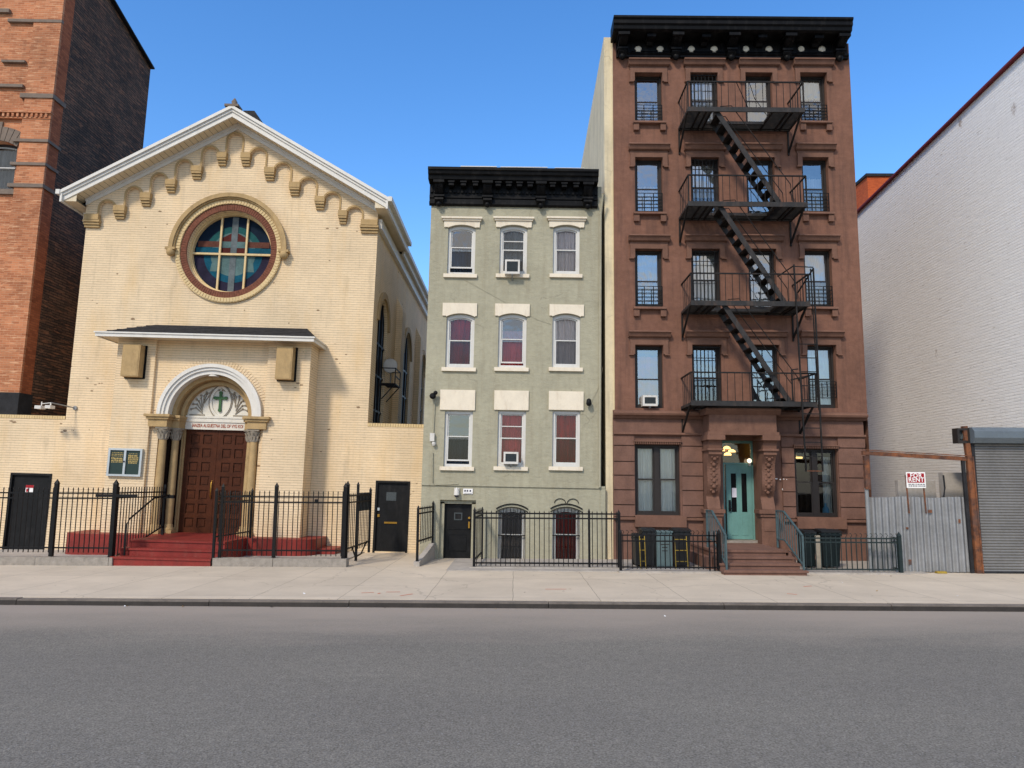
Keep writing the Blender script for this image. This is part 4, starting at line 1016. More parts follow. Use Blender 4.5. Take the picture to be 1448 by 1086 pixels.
    co = part(T, 'cornice', C, M['black_paint'])
    br = (621, 689.5, 765, 831.5)
    def bracket(u, w, z0, z1, pr):
        b = MB(); n = 9
        pts = [(-.05, z1), (pr, z1), (pr, z1 - .08)]
        for i in range(n): t = i / (n - 1); pts.append((pr + .06 + (-.14 - pr - .06) * (t ** 1.4), z1 - .1 - (z1 - z0 - .32) * t))
        pts += [(-.2, z0 + .2), (-.22, z0 + .1), (-.12, z0), (-.05, z0 - .02)]
        b.profile(pts, u - w / 2, u + w / 2)
        b.box(u - w / 2 - .03, u + w / 2 + .03, pr - .02, -.05, z1 - .07, z1 - .001)
        b.box(u - w / 2 - .03, u + w / 2 + .03, -.24, -.05, z0 + .18, z0 + .23)
        for s in (-.3, .3): b.profile([(pts[i][0] - .02, pts[i][1]) for i in range(2, 3 + n)] + [(pts[i][0] + .02, pts[i][1]) for i in range(2 + n, 1, -1)], u + s * w - .015, u + s * w + .015)
        b.lathe((u, -.14, z0 - .1), [(.01, 0), (.06, .03), (.09, .09), (.07, .13)], 10)
        return b
    for x_ in br: part(T, 'bracket', bracket(p(x_, 270, -.2)[0], .24, zb + .02, zt - .33, PR + .12), M['black_paint'], co)
    for a, b_, n in ((0, 1, 3), (1, 2, 4), (2, 3, 3)):
        for k in range(n):
            x_ = br[a] + (br[b_] - br[a]) * (k + 1) / (n + 1); u = p(x_, 258, -.3)[0]
            part(T, 'modillion', MB().box(u - .07, u + .07, PR + .2, -.06, zt - .45, zt - .33).box(u - .09, u + .09, PR + .17, -.06, zt - .37, zt - .325).box(u - .045, u + .045, PR + .19, PR + .2, zt - .45, zt - .4), M['black_paint'], co)
    part(T, 'roof_flashing', MB().box(cL + .1, cR - .1, PR + .03, .6, zt + .001, zt + .012).bar((cL + .9, PR + .01, zt + .012), (cL + 1.9, PR + .02, zt + .022), .04, .022).bar((cL + 2.0, PR + .01, zt + .014), (cL + 3.3, PR + .0, zt + .02), .03, .018).bar((cL + 3.5, PR + .01, zt + .014), (cL + 4.3, PR + .0, zt + .016), .03, .012), M['white_trim'], co)
    part(T, 'downpipe', MB().tube([(uR - .03, -.06, zz), (uR - .03, -.06, zb - .2), (uR + .02, -.2, zb + .35)], .035), M['green_stucco'])
    return wins, uL, uR
g_wins, g_uL, g_uR = green_house()

def green_things():
    p = FG.p; R = FG.rect
    air_conditioner(FG, R(714, 367, 735, 387, -.25), -.25, 'boxy white air conditioner in the middle top window of the green house', .42)
    air_conditioner(FG, R(712, 639, 733, 656, -.22), -.22, 'white air conditioner under the pink curtain of the green house', .4)
    for (w, i) in ((g_wins[1][0], 0), (g_wins[7][0], 1)): pass
    q = p(661.5, 694.5)
    T = thing('number_sign', 'small white house number sign above the black recessed door', 'sign', FG, (q[0], 0, q[1]))
    r = R(655, 691, 668.5, 698.5)
    part(T, 'plate', MB().box(r[0], r[1], -.03, -.001, r[2], r[3]), M['sign_white'])
    nm = MB(); zc = (r[2] + r[3]) / 2 + .012
    for t in (.2, .45, .75): u = r[0] + (r[1] - r[0]) * t; nm.box(u - .022, u + .022, -.033, -.03, zc - .022, zc + .012).box(u - .012, u + .016, -.033, -.03, zc + .012, zc + .026)
    part(T, 'numerals', nm, M['ink'])
    part(T, 'line', MB().box(r[0] + .03, r[1] - .02, -.032, -.03, r[2] + .015, r[2] + .025), M['ink'])
    q = p(646, 698)
    T = thing('entrance_lamp', 'small white and black lamp over the black recessed door', 'lamp', FG, (q[0], 0, q[1]))
    part(T, 'shade', MB().lathe((q[0], -.1, q[1] - .04), [(.075, 0), (.07, .1), (.04, .17), (.02, .2)], 14).box(q[0] - .07, q[0] + .07, -.05, -.001, q[1] - .03, q[1] + .15), M['ac_white'])
    part(T, 'lens', MB().lathe((q[0], -.1, q[1] - .09), [(.04, 0), (.07, .05)], 12), M['ink'])
    q = p(614, 559)
    T = thing('security_light', 'black security lamp high on the church side edge of the green house', 'lamp', FG, (q[0], 0, q[1]))
    part(T, 'head', MB().lathe((q[0] - .02, -.22, q[1] - .04), [(.03, 0), (.085, .03), (.07, .14), (.03, .19)], 12, 0, 'y').ball((q[0] + .05, -.16, q[1] + .05), .06, 10), M['black_iron'])
    part(T, 'mount', MB().bar((q[0], -.12, q[1]), (q[0], -.001, q[1]), .06), M['black_iron'])
    q = p(832, 570)
    T = thing('security_light', 'small black lamp on the tenement side edge of the green house', 'lamp', FG, (q[0], 0, q[1]))
    part(T, 'head', MB().lathe((q[0], -.14, q[1] - .09), [(.04, 0), (.075, .05), (.06, .17), (.02, .2)], 12), M['black_iron'])
    part(T, 'mount', MB().bar((q[0], -.12, q[1] + .06), (q[0], -.001, q[1] + .06), .05), M['black_iron'])
    q = p(611.5, 620)
    T = thing('meter_box', 'small white electric box with conduit on the green house wall', 'electric box', FG, (q[0], 0, q[1]))
    part(T, 'case', MB().box(q[0] - .06, q[0] + .06, -.1, -.001, q[1] - .08, q[1] + .14).lathe((q[0] + .05, -.08, q[1] - .2), [(.03, 0), (.06, .05), (.05, .1)], 10), M['ac_white'])
    c = MB(); a = p(615.5, 565); b = p(613, 612); d = p(612, 640); e = p(612, 683); f = p(648, 684.5)
    c.tube([(a[0], -.03, a[1]), (b[0], -.03, b[1])], .013, 6).tube([(d[0], -.03, d[1]), (e[0], -.03, e[1]), (e[0] + .06, -.04, e[1] - .04), (f[0], -.04, f[1] + .0)], .016, 6)
    part(T, 'conduit', c, M['green_stucco'])
    for pts, lab in ((((638, 385), (719, 430), (760, 452), (778, 458)), 'thin cable sagging across the green wall between the upper windows'), (((832, 577), (848, 545), (852, 520)), 'thin wire running up from the small black lamp')):
        c = MB(); l = [(*p(*q),) for q in pts]; c.tube([(a, -.02, b) for a, b in l], .004, 5)
        solo('cable', lab, 'cable', FG, c, M['green_stucco'], (l[0][0], 0, l[0][1]))
green_things()

# ================================================================== BROWN TENEMENT
FB = Frame(W.p(1040, 685, 20.2)[0], 20.2, .006)
def tenement():
    p = FB.p; R = FB.rect
    T = thing('tenement', 'five storey brownstone coloured tenement with black cornice and fire escape', 'building', FB, (0, 0, 0))
    uL, uR = p(868, 340)[0], p(1214, 340)[0]; top = p(1040, 60)[1]; D = 14
    rows = [((897.5, 936.5), (976, 1015), (1054, 1092.5), (1131.5, 1169.5), 104, 172.5), ((898, 937), (977, 1017), (1056, 1096), (1135, 1172), 223.5, 300.5),
            ((898, 937), (978, 1018.5), (1059, 1098), (1138, 1177), 352.5, 434), ((898, 938), (979, 1020.5), (1062, 1102.5), (1142, 1183), 488, 577)]
    wins = []
    for r, row in enumerate(rows):
        for c in range(4): wins.append((R(row[c][0], row[4], row[c][1], row[5] + (3 if c in (1, 2) else 0)), r, c))
    gl = R(898, 629, 961.5, 728.5); gr = R(1124, 635, 1184.5, 731)
    zs0, zs1 = p(1040, 592)[1], p(1040, 584)[1]
    dr = (p(1022.5, 690)[0], p(1079, 690)[0], .3, p(1050, 622)[1])
    holes = [[(w[0], w[2]), (w[1], w[2]), (w[1], w[3]), (w[0], w[3])] for w, r, c in wins]
    up = MB().plate([(uL, zs0), (uR, zs0), (uR, top), (uL, top)], holes, 0, .3, side=False)
    up.poly([(uR, 0, -.3), (uR, D, -.3), (uR, D, top), (uR, 0, top)])
    part(T, 'wall', up, M['brown_stucco'])
    part(T, 'interior', MB().poly([(uL + .02, 2.2, -.3), (uR - .02, 2.2, -.3), (uR - .02, 2.2, top - .4), (uL + .02, 2.2, top - .4)]), M['interior'])
    # ground storey: rusticated courses, a few centimetres proud
    gy = -.06; b0 = p(900, 733)[1]
    holes = [[(q[0], q[2]), (q[1], q[2]), (q[1], q[3]), (q[0], q[3])] for q in (gl, gr)] + [[(dr[0], -.28), (dr[1], -.28), (dr[1], dr[3]), (dr[0], dr[3])]]
    gL, gR = uL - .05, p(1223, 660)[0]
    part(T, 'ground_storey_wall', MB().plate([(gL, -.3), (gR, -.3), (gR, zs0), (gL, zs0)], holes, gy + .03, .3), M['brown_stone'])
    ys = [p(1000, y)[1] for y in (631.5, 654, 673.5, 694, 715, 732)]
    segs = [(gL, gl[0] - .02), (gl[1] + .04, dr[0] - .55), (dr[1] + .5, gr[0] - .02), (gr[1] + .02, gR)]
    zt0 = p(1000, 616)[1]
    for (a, b) in segs:
        zz = [zt0] + ys
        for i in range(len(zz) - 1): part(T, 'stone_course', MB().box(a, b, gy - .02, gy + .029, zz[i + 1] + .014, zz[i] - .014), M['brown_stone'])
    tb = MB()
    tb.profile([(.0, zs1 + .05), (-.2, zs1), (-.24, zs1 - .05), (-.22, zs1 - .1), (-.14, zs0 + .02), (-.1, zs0 - .03), (0, zs0 - .03)], uL - .06, gR + .05)
    z = p(1000, 615.5)[1]; tb.profile([(0, z + .06), (-.13, z + .05), (-.14, z), (-.1, z - .03), (0, z - .03)], gL, gR + .01)
    tb.profile([(0, b0 + .05), (-.12, b0 + .02), (-.12, b0 - .03), (0, b0 - .05)], gL, dr[0] - .52).profile([(0, b0 + .05), (-.12, b0 + .02), (-.12, b0 - .03), (0, b0 - .05)], dr[1] + .5, gR)
    part(T, 'string_course', tb, M['brown_trim'])
    sm_ = MB(); rg = random.Random(8)
    for (px, py, w, h) in ((1097, 677, .13, .035), (1103, 678, .06, .03), (1108, 677.5, .05, .02), (1112, 678, .02, .03), (1106, 692, .02, .06)):
        u, z = p(px, py, gy); n = 7; sm_.plate([(u + w / 2 * math.cos(2 * PI * i / n) * rg.uniform(.6, 1.1), z + h / 2 * math.sin(2 * PI * i / n) * rg.uniform(.6, 1.1)) for i in range(n)], [], gy - .024, gy - .019)
    part(T, 'paint_splash', sm_, M['sign_white'])
    # upper windows
    def guard(w, z0, z1, o):
        g = MB(); y = .02
        for i in range(4): u = w[0] + (w[1] - w[0]) * i / 3; u = min(max(u, w[0] + .015), w[1] - .015); g.bar((u, y, z0), (u, y, z1), .022)
        n = 6
        for i in range(n): z_ = z0 + (z1 - z0) * i / (n - 1); g.bar((w[0] + .005, y + .012, z_), (w[1] - .005, y + .012, z_), .016)
        part(T, 'window_guard', g, M['black_iron'], o)
    def gate(w, o):
        g = MB(); y = .03
        for i in range(8): u = w[0] + .03 + (w[1] - w[0] - .06) * i / 7; g.bar((u, y, w[2] + .02), (u, y, w[3] - .02), .016)
        for t in (.03, .48, .8, .97): z_ = w[2] + (w[3] - w[2]) * t; g.bar((w[0] + .01, y - .01, z_), (w[1] - .01, y - .01, z_), .018)
        part(T, 'window_gate', g, M['escape_iron'], o)
    curt = {(0, 0): ('curtain_grey', (0, .5)), (0, 1): ('curtain_white', (0, 1)), (0, 2): ('curtain_grey', (0, .6)), (0, 3): ('blind', (.55, 1)), (1, 0): ('curtain_white', (0, .55)), (1, 1): ('curtain_white', (.35, 1)), (1, 2): ('curtain_grey', (0, 1)), (1, 3): ('curtain_white', (0, .7)),
            (2, 0): ('blind', (0, 1)), (2, 1): ('curtain_white', (0, 1)), (2, 2): ('curtain_white', (0, .45)), (2, 3): ('curtain_white', (0, 1)), (3, 0): ('curtain_pink', (.1, .85)), (3, 1): None, (3, 2): ('curtain_grey', (0, .5)), (3, 3): ('curtain_white', (.0, 1))}
    storey = ['top storey', 'fourth storey', 'third storey', 'second storey']; colm = ['beside the green house', 'behind the fire escape landing', 'behind the fire escape stairs', 'beside the fire escape end']
    for w, r, c in wins:
        cu = curt[(r, c)]
        op = .32 if (r, c) == (3, 0) else 0
        o = sash_window(T, w, .16, (M['window_brown'], M['window_brown']), curtain=cu[0] if cu else None, curt_span=cu[1] if cu else (0, 1), glass=('glass_sky', 'glass_sky' if c in (0, 2) else 'glass_sky_soft'), ft=.06, st=.045, label='%s window %s' % (storey[r], colm[c]), split=.5 if c in (1, 2) else .46)
        if c in (0, 3) and r < 3: guard(w, w[2] + .05, w[2] + (w[3] - w[2]) * .36, o)
        if r == 3 and c == 3: guard(w, w[2] + .3, w[2] + (w[3] - w[2]) * .42, o)
        if c == 1: gate(w, o)
        h = MB(); c0, c1 = w[0] - .13, w[1] + .14
        e0, e1 = p(0, 0), 0
        h.box(c0, w[0] - .0, -.07, -.001, w[3] - .26, w[3] + .11).box(w[1], c1, -.07, -.001, w[3] - .26, w[3] + .11).box(w[0], w[1], -.07, -.001, w[3] + .0, w[3] + .11)
        h.box(c0 - .03, c0 + .10, -.085, -.001, w[3] - .29, w[3] - .26).box(c1 - .10, c1 + .03, -.085, -.001, w[3] - .29, w[3] - .26)
        h.box(c0 - .01, c1 + .01, -.04, -.001, w[3] + .111, w[3] + .20)
        z = w[3] + .201; h.profile([(0, z + .19), (-.2, z + .17), (-.21, z + .13), (-.17, z + .11), (-.12, z + .02), (-.07, z), (0, z)], c0 - .05, c1 + .06)
        part(T, 'lintel', h, M['brown_trim'], o)
        if c in (0, 3) and r < 3:
            s = MB().profile([(.1, w[2]), (-.13, w[2] - .02), (-.14, w[2] - .08), (0, w[2] - .09)], w[0] - .06, w[1] + .08)
            s.box(w[0] - .05, w[0] + .1, -.1, -.001, w[2] - .28, w[2] - .09).box(w[1] - .08, w[1] + .07, -.1, -.001, w[2] - .28, w[2] - .09)
            part(T, 'sill', s, M['brown_trim'], o)
    # ground windows
    for (q, cu, gls, lab) in ((gl, 'blind', 'glass', 'wide ground floor window with white blinds'), (gr, 'curtain_white', 'glass_dim', 'wide dark ground floor window with a bottle on the sill')):
        o = sash_window(T, q, .08, (M['window_brown'], M['window_brown']), curtain=cu if q is gl else None, glass=(gls, gls), mullion=.13, ft=.06, split=.5, label=lab)
        if q is gr: part(T, 'curtain', folds(q[1] - .28, q[1] - .05, q[2] + .06, q[3] - .2, .3, .02, 3), M['curtain_white'], o)
        d = MB(); n = 26
        for i in range(n): u = q[0] - .03 + (q[1] - q[0] + .06) * i / n; d.box(u, u + (q[1] - q[0]) / n * .6, gy - .07, gy + .02, q[3] + .012, q[3] + .07)
        d.box(q[0] - .04, q[1] + .04, gy - .085, gy + .02, q[3] + .071, q[3] + .11)
        part(T, 'lintel', d, M['brown_trim'], o)
        part(T, 'sill', MB().box(q[0] - .03, q[1] + .12, gy - .12, gy + .1, q[2] - .3, q[2] - .02).box(q[0] - .05, q[1] + .05, gy - .08, gy + .1, q[2] - .02, q[2] + .0), M['brown_trim'], o)
    # portico
    P = -.75
    e = FB.rect(1003, 584, 1098, 614, P)
    po = MB(); zt_ = zs1 - .02
    po.box(e[0], e[1], P, -.05, e[2] + .06, zt_ - .1)
    po.profile([(-.05, zt_ + .06), (P - .1, zt_ + .06), (P - .12, zt_ + .01), (P - .05, zt_ - .06), (P, zt_ - .1), (-.05, zt_ - .1)], e[0] - .1, e[1] + .1)
    po.box(e[0] - .05, e[1] + .05, P - .05, -.05, e[2] - .02, e[2] + .06)
    pt = part(T, 'portico', po, M['brown_trim'])
    zc0, zc1 = p(1010, 722)[1] + .05, e[2] - .021
    for (uc, s) in ((e[0] + .16, -1), (e[1] - .16, 1)):
        c = MB(); w = .34; n = 14; pr = []
        hh = zc1 - zc0
        f = [(-.05, zc1), (P - .02, zc1), (P - .02, zc1 - .12), (P + .06, zc1 - .2), (P + .1, zc1 - .34), (P + .08, zc1 - .36), (P + .08, zc1 - .5)]
        for i in range(n + 1): t = i / n; f.append((P + .1 + .34 * t + .07 * math.sin(t * 2 * PI), zc1 - .5 - (hh - .85) * t))
        f += [(-.3, zc0 + .32), (-.36, zc0 + .18), (-.42, zc0 + .02), (-.42, zc0), (-.05, zc0)]
        c.profile(f, uc - w / 2, uc + w / 2)
        c.box(uc - w / 2 - .06, uc + w / 2 + .06, P - .06, -.05, zc1 - .13, zc1 - .001).box(uc - w / 2 - .04, uc + w / 2 + .04, P + .03, -.05, zc1 - .4, zc1 - .35)
        for k in range(7):                                         # carved drop on the face
            t = (k + .5) / 7.5; yy = P + .1 + .34 * t + .07 * math.sin(t * 2 * PI); z_ = zc1 - .55 - (hh - .85) * t
            c.ball((uc, yy + .015, z_), .06 if k % 2 else .05, 10)
            for q in (-1, 1): c.ball((uc + q * .07, yy + .01, z_ + .05), .034, 8)
        for q in (-1, 1): c.lathe((uc + q * w / 2 - (.02 if q < 0 else -.0), P + .3, zc1 - .62), [(.11, 0), (.11, .02)], 14) if False else None
        part(T, 'console', c, M['brown_trim'], pt)
        c = MB().box(uc - w / 2 - .1, uc + w / 2 + .1, -.5, -.05, zc0 - .1, zc0 - .001).box(uc - w / 2 - .06, uc + w / 2 + .06, -.46, -.05, zc0 - .18, zc0 - .1).box(uc - w / 2 - .03, uc + w / 2 + .03, -.42, -.05, -.3, zc0 - .18)
        c.box(uc - w / 2 + .03, uc + w / 2 - .03, -.435, -.42, zc0 - .55, zc0 - .26)
        part(T, 'pedestal', c, M['brown_trim'], pt)
    # door
    rec = .42; zl = p(1050, 764, rec)[1] + .02; dz1 = p(1045, 657, rec)[1]; dl, drr = dr[0], dr[1] - .12
    part(T, 'reveal', MB().box(dr[1] - .12, dr[1], .0, rec + .1, -.2, dr[3] - .001).box(dr[0] - .05, dr[0], .3, rec + .6, -.2, dr[3]).box(dr[0] - .05, dr[1] + .05, .3, rec + .6, dr[3], dr[3] + .05), M['brown_trim'], pt)
    hl = MB().box(dl - .05, drr + .2, rec + 1.7, rec + 1.75, -.2, dr[3] + .1).box(dl - .05, drr + .2, rec + .1, rec + 1.7, dr[3] + .05, dr[3] + .1).box(drr + .12, drr + .18, rec + .11, rec + 1.7, -.2, dr[3])
    part(T, 'hall', hl, M['hall'], pt)
    df = MB().box(dl, dl + .16, rec, rec + .06, zl, dz1).box(drr - .05, drr, rec - .02, rec + .06, zl, dr[3] - .06).box(dl, drr, rec - .02, rec + .06, dz1, dz1 + .05).box(dl, drr, rec - .02, rec + .06, dr[3] - .07, dr[3])
    d0, d1 = dl + .20, drr - .055; m = (d0 + d1) / 2; lo = zl + .01
    h0 = lo + (dz1 - lo) * .36; h1 = lo + (dz1 - lo) * .88
    hs = [[(d0 + .13, h0), (m - .07, h0), (m - .07, h1), (d0 + .13, h1)], [(m + .07, h0), (d1 - .13, h0), (d1 - .13, h1), (m + .07, h1)]]
    dd = part(T, 'door', MB().plate([(d0, lo), (d1, lo), (d1, dz1 - .005), (d0, dz1 - .005)], hs, rec - .01, rec + .04).box(m - .012, m + .012, rec - .018, rec, lo, dz1 - .01).box(d0 + .12, m - .06, rec - .02, rec - .01, lo + .1, h0 - .1).box(m + .06, d1 - .12, rec - .02, rec - .01, lo + .1, h0 - .1), M['teal_door'], label='teal door with two tall narrow panes')
    part(T, 'door_frame', df, M['teal_door'], dd)
    part(T, 'pane', MB().box(hs[0][0][0], hs[0][1][0], rec + .02, rec + .03, h0, h1).box(hs[1][0][0], hs[1][1][0], rec + .02, rec + .03, h0, h1), M['black_paint'], dd)
    part(T, 'notice', MB().box(hs[0][0][0] + .02, hs[0][1][0] - .0, rec - .016, rec - .011, h0 + (h1 - h0) * .38, h0 + (h1 - h0) * .62).box(hs[0][0][0] + .05, hs[0][1][0] - .03, rec - .018, rec - .016, h0 + (h1 - h0) * .44, h0 + (h1 - h0) * .46), [M['paper']], dd)
    part(T, 'handle', MB().box(d0 + .05, d0 + .1, rec - .07, rec - .01, h0 + .02, h0 + .32).bar((d0 + .07, rec - .08, h0 + .1), (d0 + .16, rec - .08, h0 + .08), .025), M['black_iron'], dd)
    part(T, 'transom', MB().box(dl, drr - .05, rec + .02, rec + .03, dz1 + .05, dr[3] - .07), M['glass'], dd)
    part(T, 'sidelight', MB().box(dl + .16, d0, rec + .02, rec + .03, lo, dz1), M['glass'], dd)
    part(T, 'threshold', MB().box(dr[0], dr[1] - .121, -.05, rec + .1, -.2, zl), M['granite'], dd)
    # left party wall painted cream
    pw = MB(); x0, x1 = p(856.5, 460)[0], uL + .0
    zt2 = FB.side(837, 228, x0); slope = -.12
    pw.poly([(x0, .12, -.3), (x1, .12, -.3), (x1, .12, top + .2), (x0, .12, top + .2)]).poly([(x0, .12, -.3), (x0, D, -.3), (x0, D, top - .9), (x0, .12, top + .2)])
    pw.poly([(x0, .12, top + .2), (x1, .12, top + .2), (x1, D, top - .9), (x0, D, top - .9)]).poly([(x1, 0, -.3), (x1, .13, -.3), (x1, .13, top + .2), (x1, 0, top + .2)])
    part(T, 'party_wall', pw, M['cream_party'])
    part(T, 'back_wall', MB().poly([(uL, D, -.3), (uR, D, -.3), (uR, D, top), (uL, D, top)]), M['brown_stucco'])
    part(T, 'roof', MB().box(uL + .01, uR - .01, .05, D - .01, top - .3, top - .2), M['shingle'])
    # cornice
    PR = -.75; zt = p(1040, 22.5, PR)[1]; zb = p(1040, 84)[1]
    cL, cR = p(868, 24, PR)[0], p(1207, 24, PR)[0]; f0, f1 = p(873, 70)[0], p(1197, 70)[0]
    C = MB()
    C.profile([(0, zt), (PR, zt), (PR, zt - .06), (PR + .05, zt - .1), (PR + .05, zt - .2), (PR + .1, zt - .24), (PR + .12, zt - .33), (PR + .2, zt - .36), (0, zt - .38)], cL, cR)
    C.box(f0, f1, -.07, -.001, zb, zt - .38)
    C.profile([(-.07, zb + .16), (-.12, zb + .14), (-.14, zb + .08), (-.1, zb + .05), (-.1, zb), (-.07, zb - .0)], f0, f1)
    C.box(f0 - .04, f0, -.07, .35, zb, zt - .38)
    co = part(T, 'cornice', C, M['black_paint'])
    bx = (881, 957, 1036, 1115, 1190); sm = (920, 997, 1076, 1155)
    def bracket(u, w, z0, z1, pr, drop=True):
        b = MB(); n = 9; pts = [(-.07, z1), (pr, z1), (pr, z1 - .1)]
        for i in range(n): t = i / (n - 1); pts.append((pr + .07 + (-.16 - pr - .07) * (t ** 1.3), z1 - .12 - (z1 - z0 - .34) * t))
        pts += [(-.24, z0 + .2), (-.25, z0 + .12), (-.15, z0), (-.07, z0 - .02)]
        b.profile(pts, u - w / 2, u + w / 2)
        b.box(u - w / 2 - .04, u + w / 2 + .04, pr - .03, -.07, z1 - .09, z1 - .001)
        for s in (-.28, .28): b.profile([(pts[i][0] - .03, pts[i][1]) for i in range(2, 3 + n)] + [(pts[i][0] + .02, pts[i][1]) for i in range(2 + n, 1, -1)], u + s * w - .02, u + s * w + .02)
        if drop:
            b.box(u - w / 2 - .03, u + w / 2 + .03, -.28, -.07, z0 + .16, z0 + .22).lathe((u, -.16, z0 - .12), [(.01, 0), (.06, .03), (.1, .1), (.08, .15)], 10)
        return b
    for x_ in bx: part(T, 'bracket', bracket(p(x_, 70, -.3)[0], .24, zb - .02, zt - .37, PR + .2), M['black_paint'], co)
    for x_ in sm: part(T, 'bracket', bracket(p(x_, 55, -.3)[0], .17, zb + .32, zt - .37, PR + .3, False), M['black_paint'], co)
    for x_ in (902.5, 933.5, 977.5, 1010, 1054.5, 1087.5, 1132.5, 1162.5):
        u, z = p(x_, 69.5, -.08)
        part(T, 'medallion', MB().lathe((u, -.105, z), [(.04, 0), (.095, .012), (.105, .034)], 12, 0, 'y'), M['off_white'], co)
    for a, b_ in zip(bx[:-1], bx[1:]):
        u0, u1 = p(a + 12, 69, -.07)[0], p(b_ - 12, 69, -.07)[0]; z0_, z1_ = p(1040, 76)[1], p(1040, 61)[1]
        part(T, 'frieze_panel', MB().plate([(u0, z0_), (u1, z0_), (u1, z1_), (u0, z1_)], [[(u0 + .06, z0_ + .05), (u1 - .06, z0_ + .05), (u1 - .06, z1_ - .05), (u0 + .06, z1_ - .05)]], -.095, -.07), M['black_paint'], co)
    return wins, gl, gr, dr, zs0, zs1, top
b_wins, b_gl, b_gr, b_dr, b_zs0, b_zs1, b_top = tenement()

def tenement_things():
    p = FB.p; R = FB.rect
    air_conditioner(FB, R(909, 559, 930, 574, -.12), -.12, 'white air conditioner in the tenement window with pink curtain', .4)
    w = b_wins[12][0]
    q = p(1066, 651, -.02)
    T = thing('wall_bulb', 'lit bare globe bulb beside the teal door', 'lamp', FB, (q[0], 0, q[1]))
    part(T, 'globe', MB().ball((q[0] - .02, .3, q[1]), .06, 12), M['bulb']); part(T, 'holder', MB().bar((q[0] - .02, .3, q[1] - .06), (q[0] - .02, .3, q[1] - .14), .05), M['ac_white'])
    q = p(1024, 637, .9)
    T = thing('hall_lamp', 'glowing yellow chandelier seen through the glass above the teal door', 'lamp', FB, (q[0], 1.0, q[1]))
    for (dx, dz) in ((0, .0), (.16, .06), (.3, -.03), (.18, -.12)): part(T, 'shade', MB().lathe((q[0] + dx, 1.2, q[1] + dz), [(.11, 0), (.09, .05), (.03, .08)], 12), M['lamp_warm'])
    part(T, 'stem', MB().bar((q[0] + .15, 1.2, q[1] - .05), (q[0] + .15, 1.2, b_dr[3] + .05), .03), M['brass'])
    q = p(1088, 641, .25)
    T = thing('ceiling_light', 'small lit strip lamp inside the dark ground floor window', 'lamp', FB, (b_gr[0] + .2, .5, b_gr[3] - .35))
    part(T, 'tube', MB().box(b_gr[0] + .12, b_gr[0] + .42, .5, .56, b_gr[3] - .24, b_gr[3] - .19), M['lamp_warm']); part(T, 'stem', MB().bar((b_gr[0] + .27, .53, b_gr[3] - .19), (b_gr[0] + .27, .53, b_gr[3] + .3), .02), M['ac_white'])
    q = p(1169, 728, .2); z = b_gr[2]
    part_ = MB().lathe((q[0] - .02, .2, z), [(.07, 0), (.085, .05), (.085, .2), (.03, .3), (.03, .36)], 14)
    solo('bottle', 'pale blue bottle on the sill inside the dark ground floor window', 'bottle', FB, part_, M['bottle_blue'], (q[0], .2, z))
tenement_things()

# stoop and its railings
def stoop():
    x0, x1 = W.p(1023, 740, 16.9)[0], W.p(1134, 740, 16.9)[0]
    T = thing('stoop', 'brown stone entrance steps below the teal door', 'steps', W, ((x0 + x1) / 2, 18, 0))
    for i, (Y, z) in enumerate(((16.98, .105), (17.3, .225), (17.62, .345), (17.94, .465))):
        nx = (17.3, 17.62, 17.94, 20.12)[i]; e = .07 * (3 - i)
        part(T, 'step', MB().box(x0 + .02 , x1 + e * .5, Y + .03, nx + .029 + (0 if i < 3 else 0), -.3, z - .05).box(x0, x1 + .03 + e * .5, Y, nx + .03, z - .05, z), M['brown_stone'])
    part(T, 'cheek_wall', MB().box(x0 - .14, x0 - .002, 17.94, 20.1, -.3, .3), M['brown_stone']); part(T, 'cheek_wall', MB().box(x1 + .05, x1 + .22, 17.94, 20.1, -.3, .42), M['brown_stone'])
    for (X, s, lab) in ((x0 + .1, -1, 'pale teal iron stair railing on the trash bin side of the stoop'), (x1 + .08, 1, 'pale teal iron stair railing on the empty lot side of the stoop')):
        T = thing('stair_railing', lab, 'railing', W, (X, 16.95, .1), 'stoop railings')
        A = Vector((X, 17.12, .86)); B = Vector((X, 18.25, 1.36)); C = Vector((X, 18.75, 1.36)); b = Vector((X, 17.12, .2)); c = Vector((X, 18.25, .68)); d = Vector((X, 18.75, .68))
        part(T, 'handrail', MB().bar(A, B, .045, .03).bar(B, C, .045, .03), M['teal_rail']); part(T, 'lower_rail', MB().bar(b, c, .03).bar(c, d, .03), M['teal_rail'])
        part(T, 'post', MB().bar((X, 17.12, .1), (X, 17.12, .86), .04), M['teal_rail']); part(T, 'post', MB().bar((X, 18.75, .465), (X, 18.75, 1.36), .04), M['teal_rail'])
        n = 11
        for i in range(1, n):
            t = i / n
            if t < .66: u = t / .66; q0, q1 = b.lerp(c, u), A.lerp(B, u)
            else: u = (t - .66) / .34; q0, q1 = c.lerp(d, u), B.lerp(C, u)
            part(T, 'baluster', MB().bar(q0, q1, .018), M['teal_rail'])
stoop()

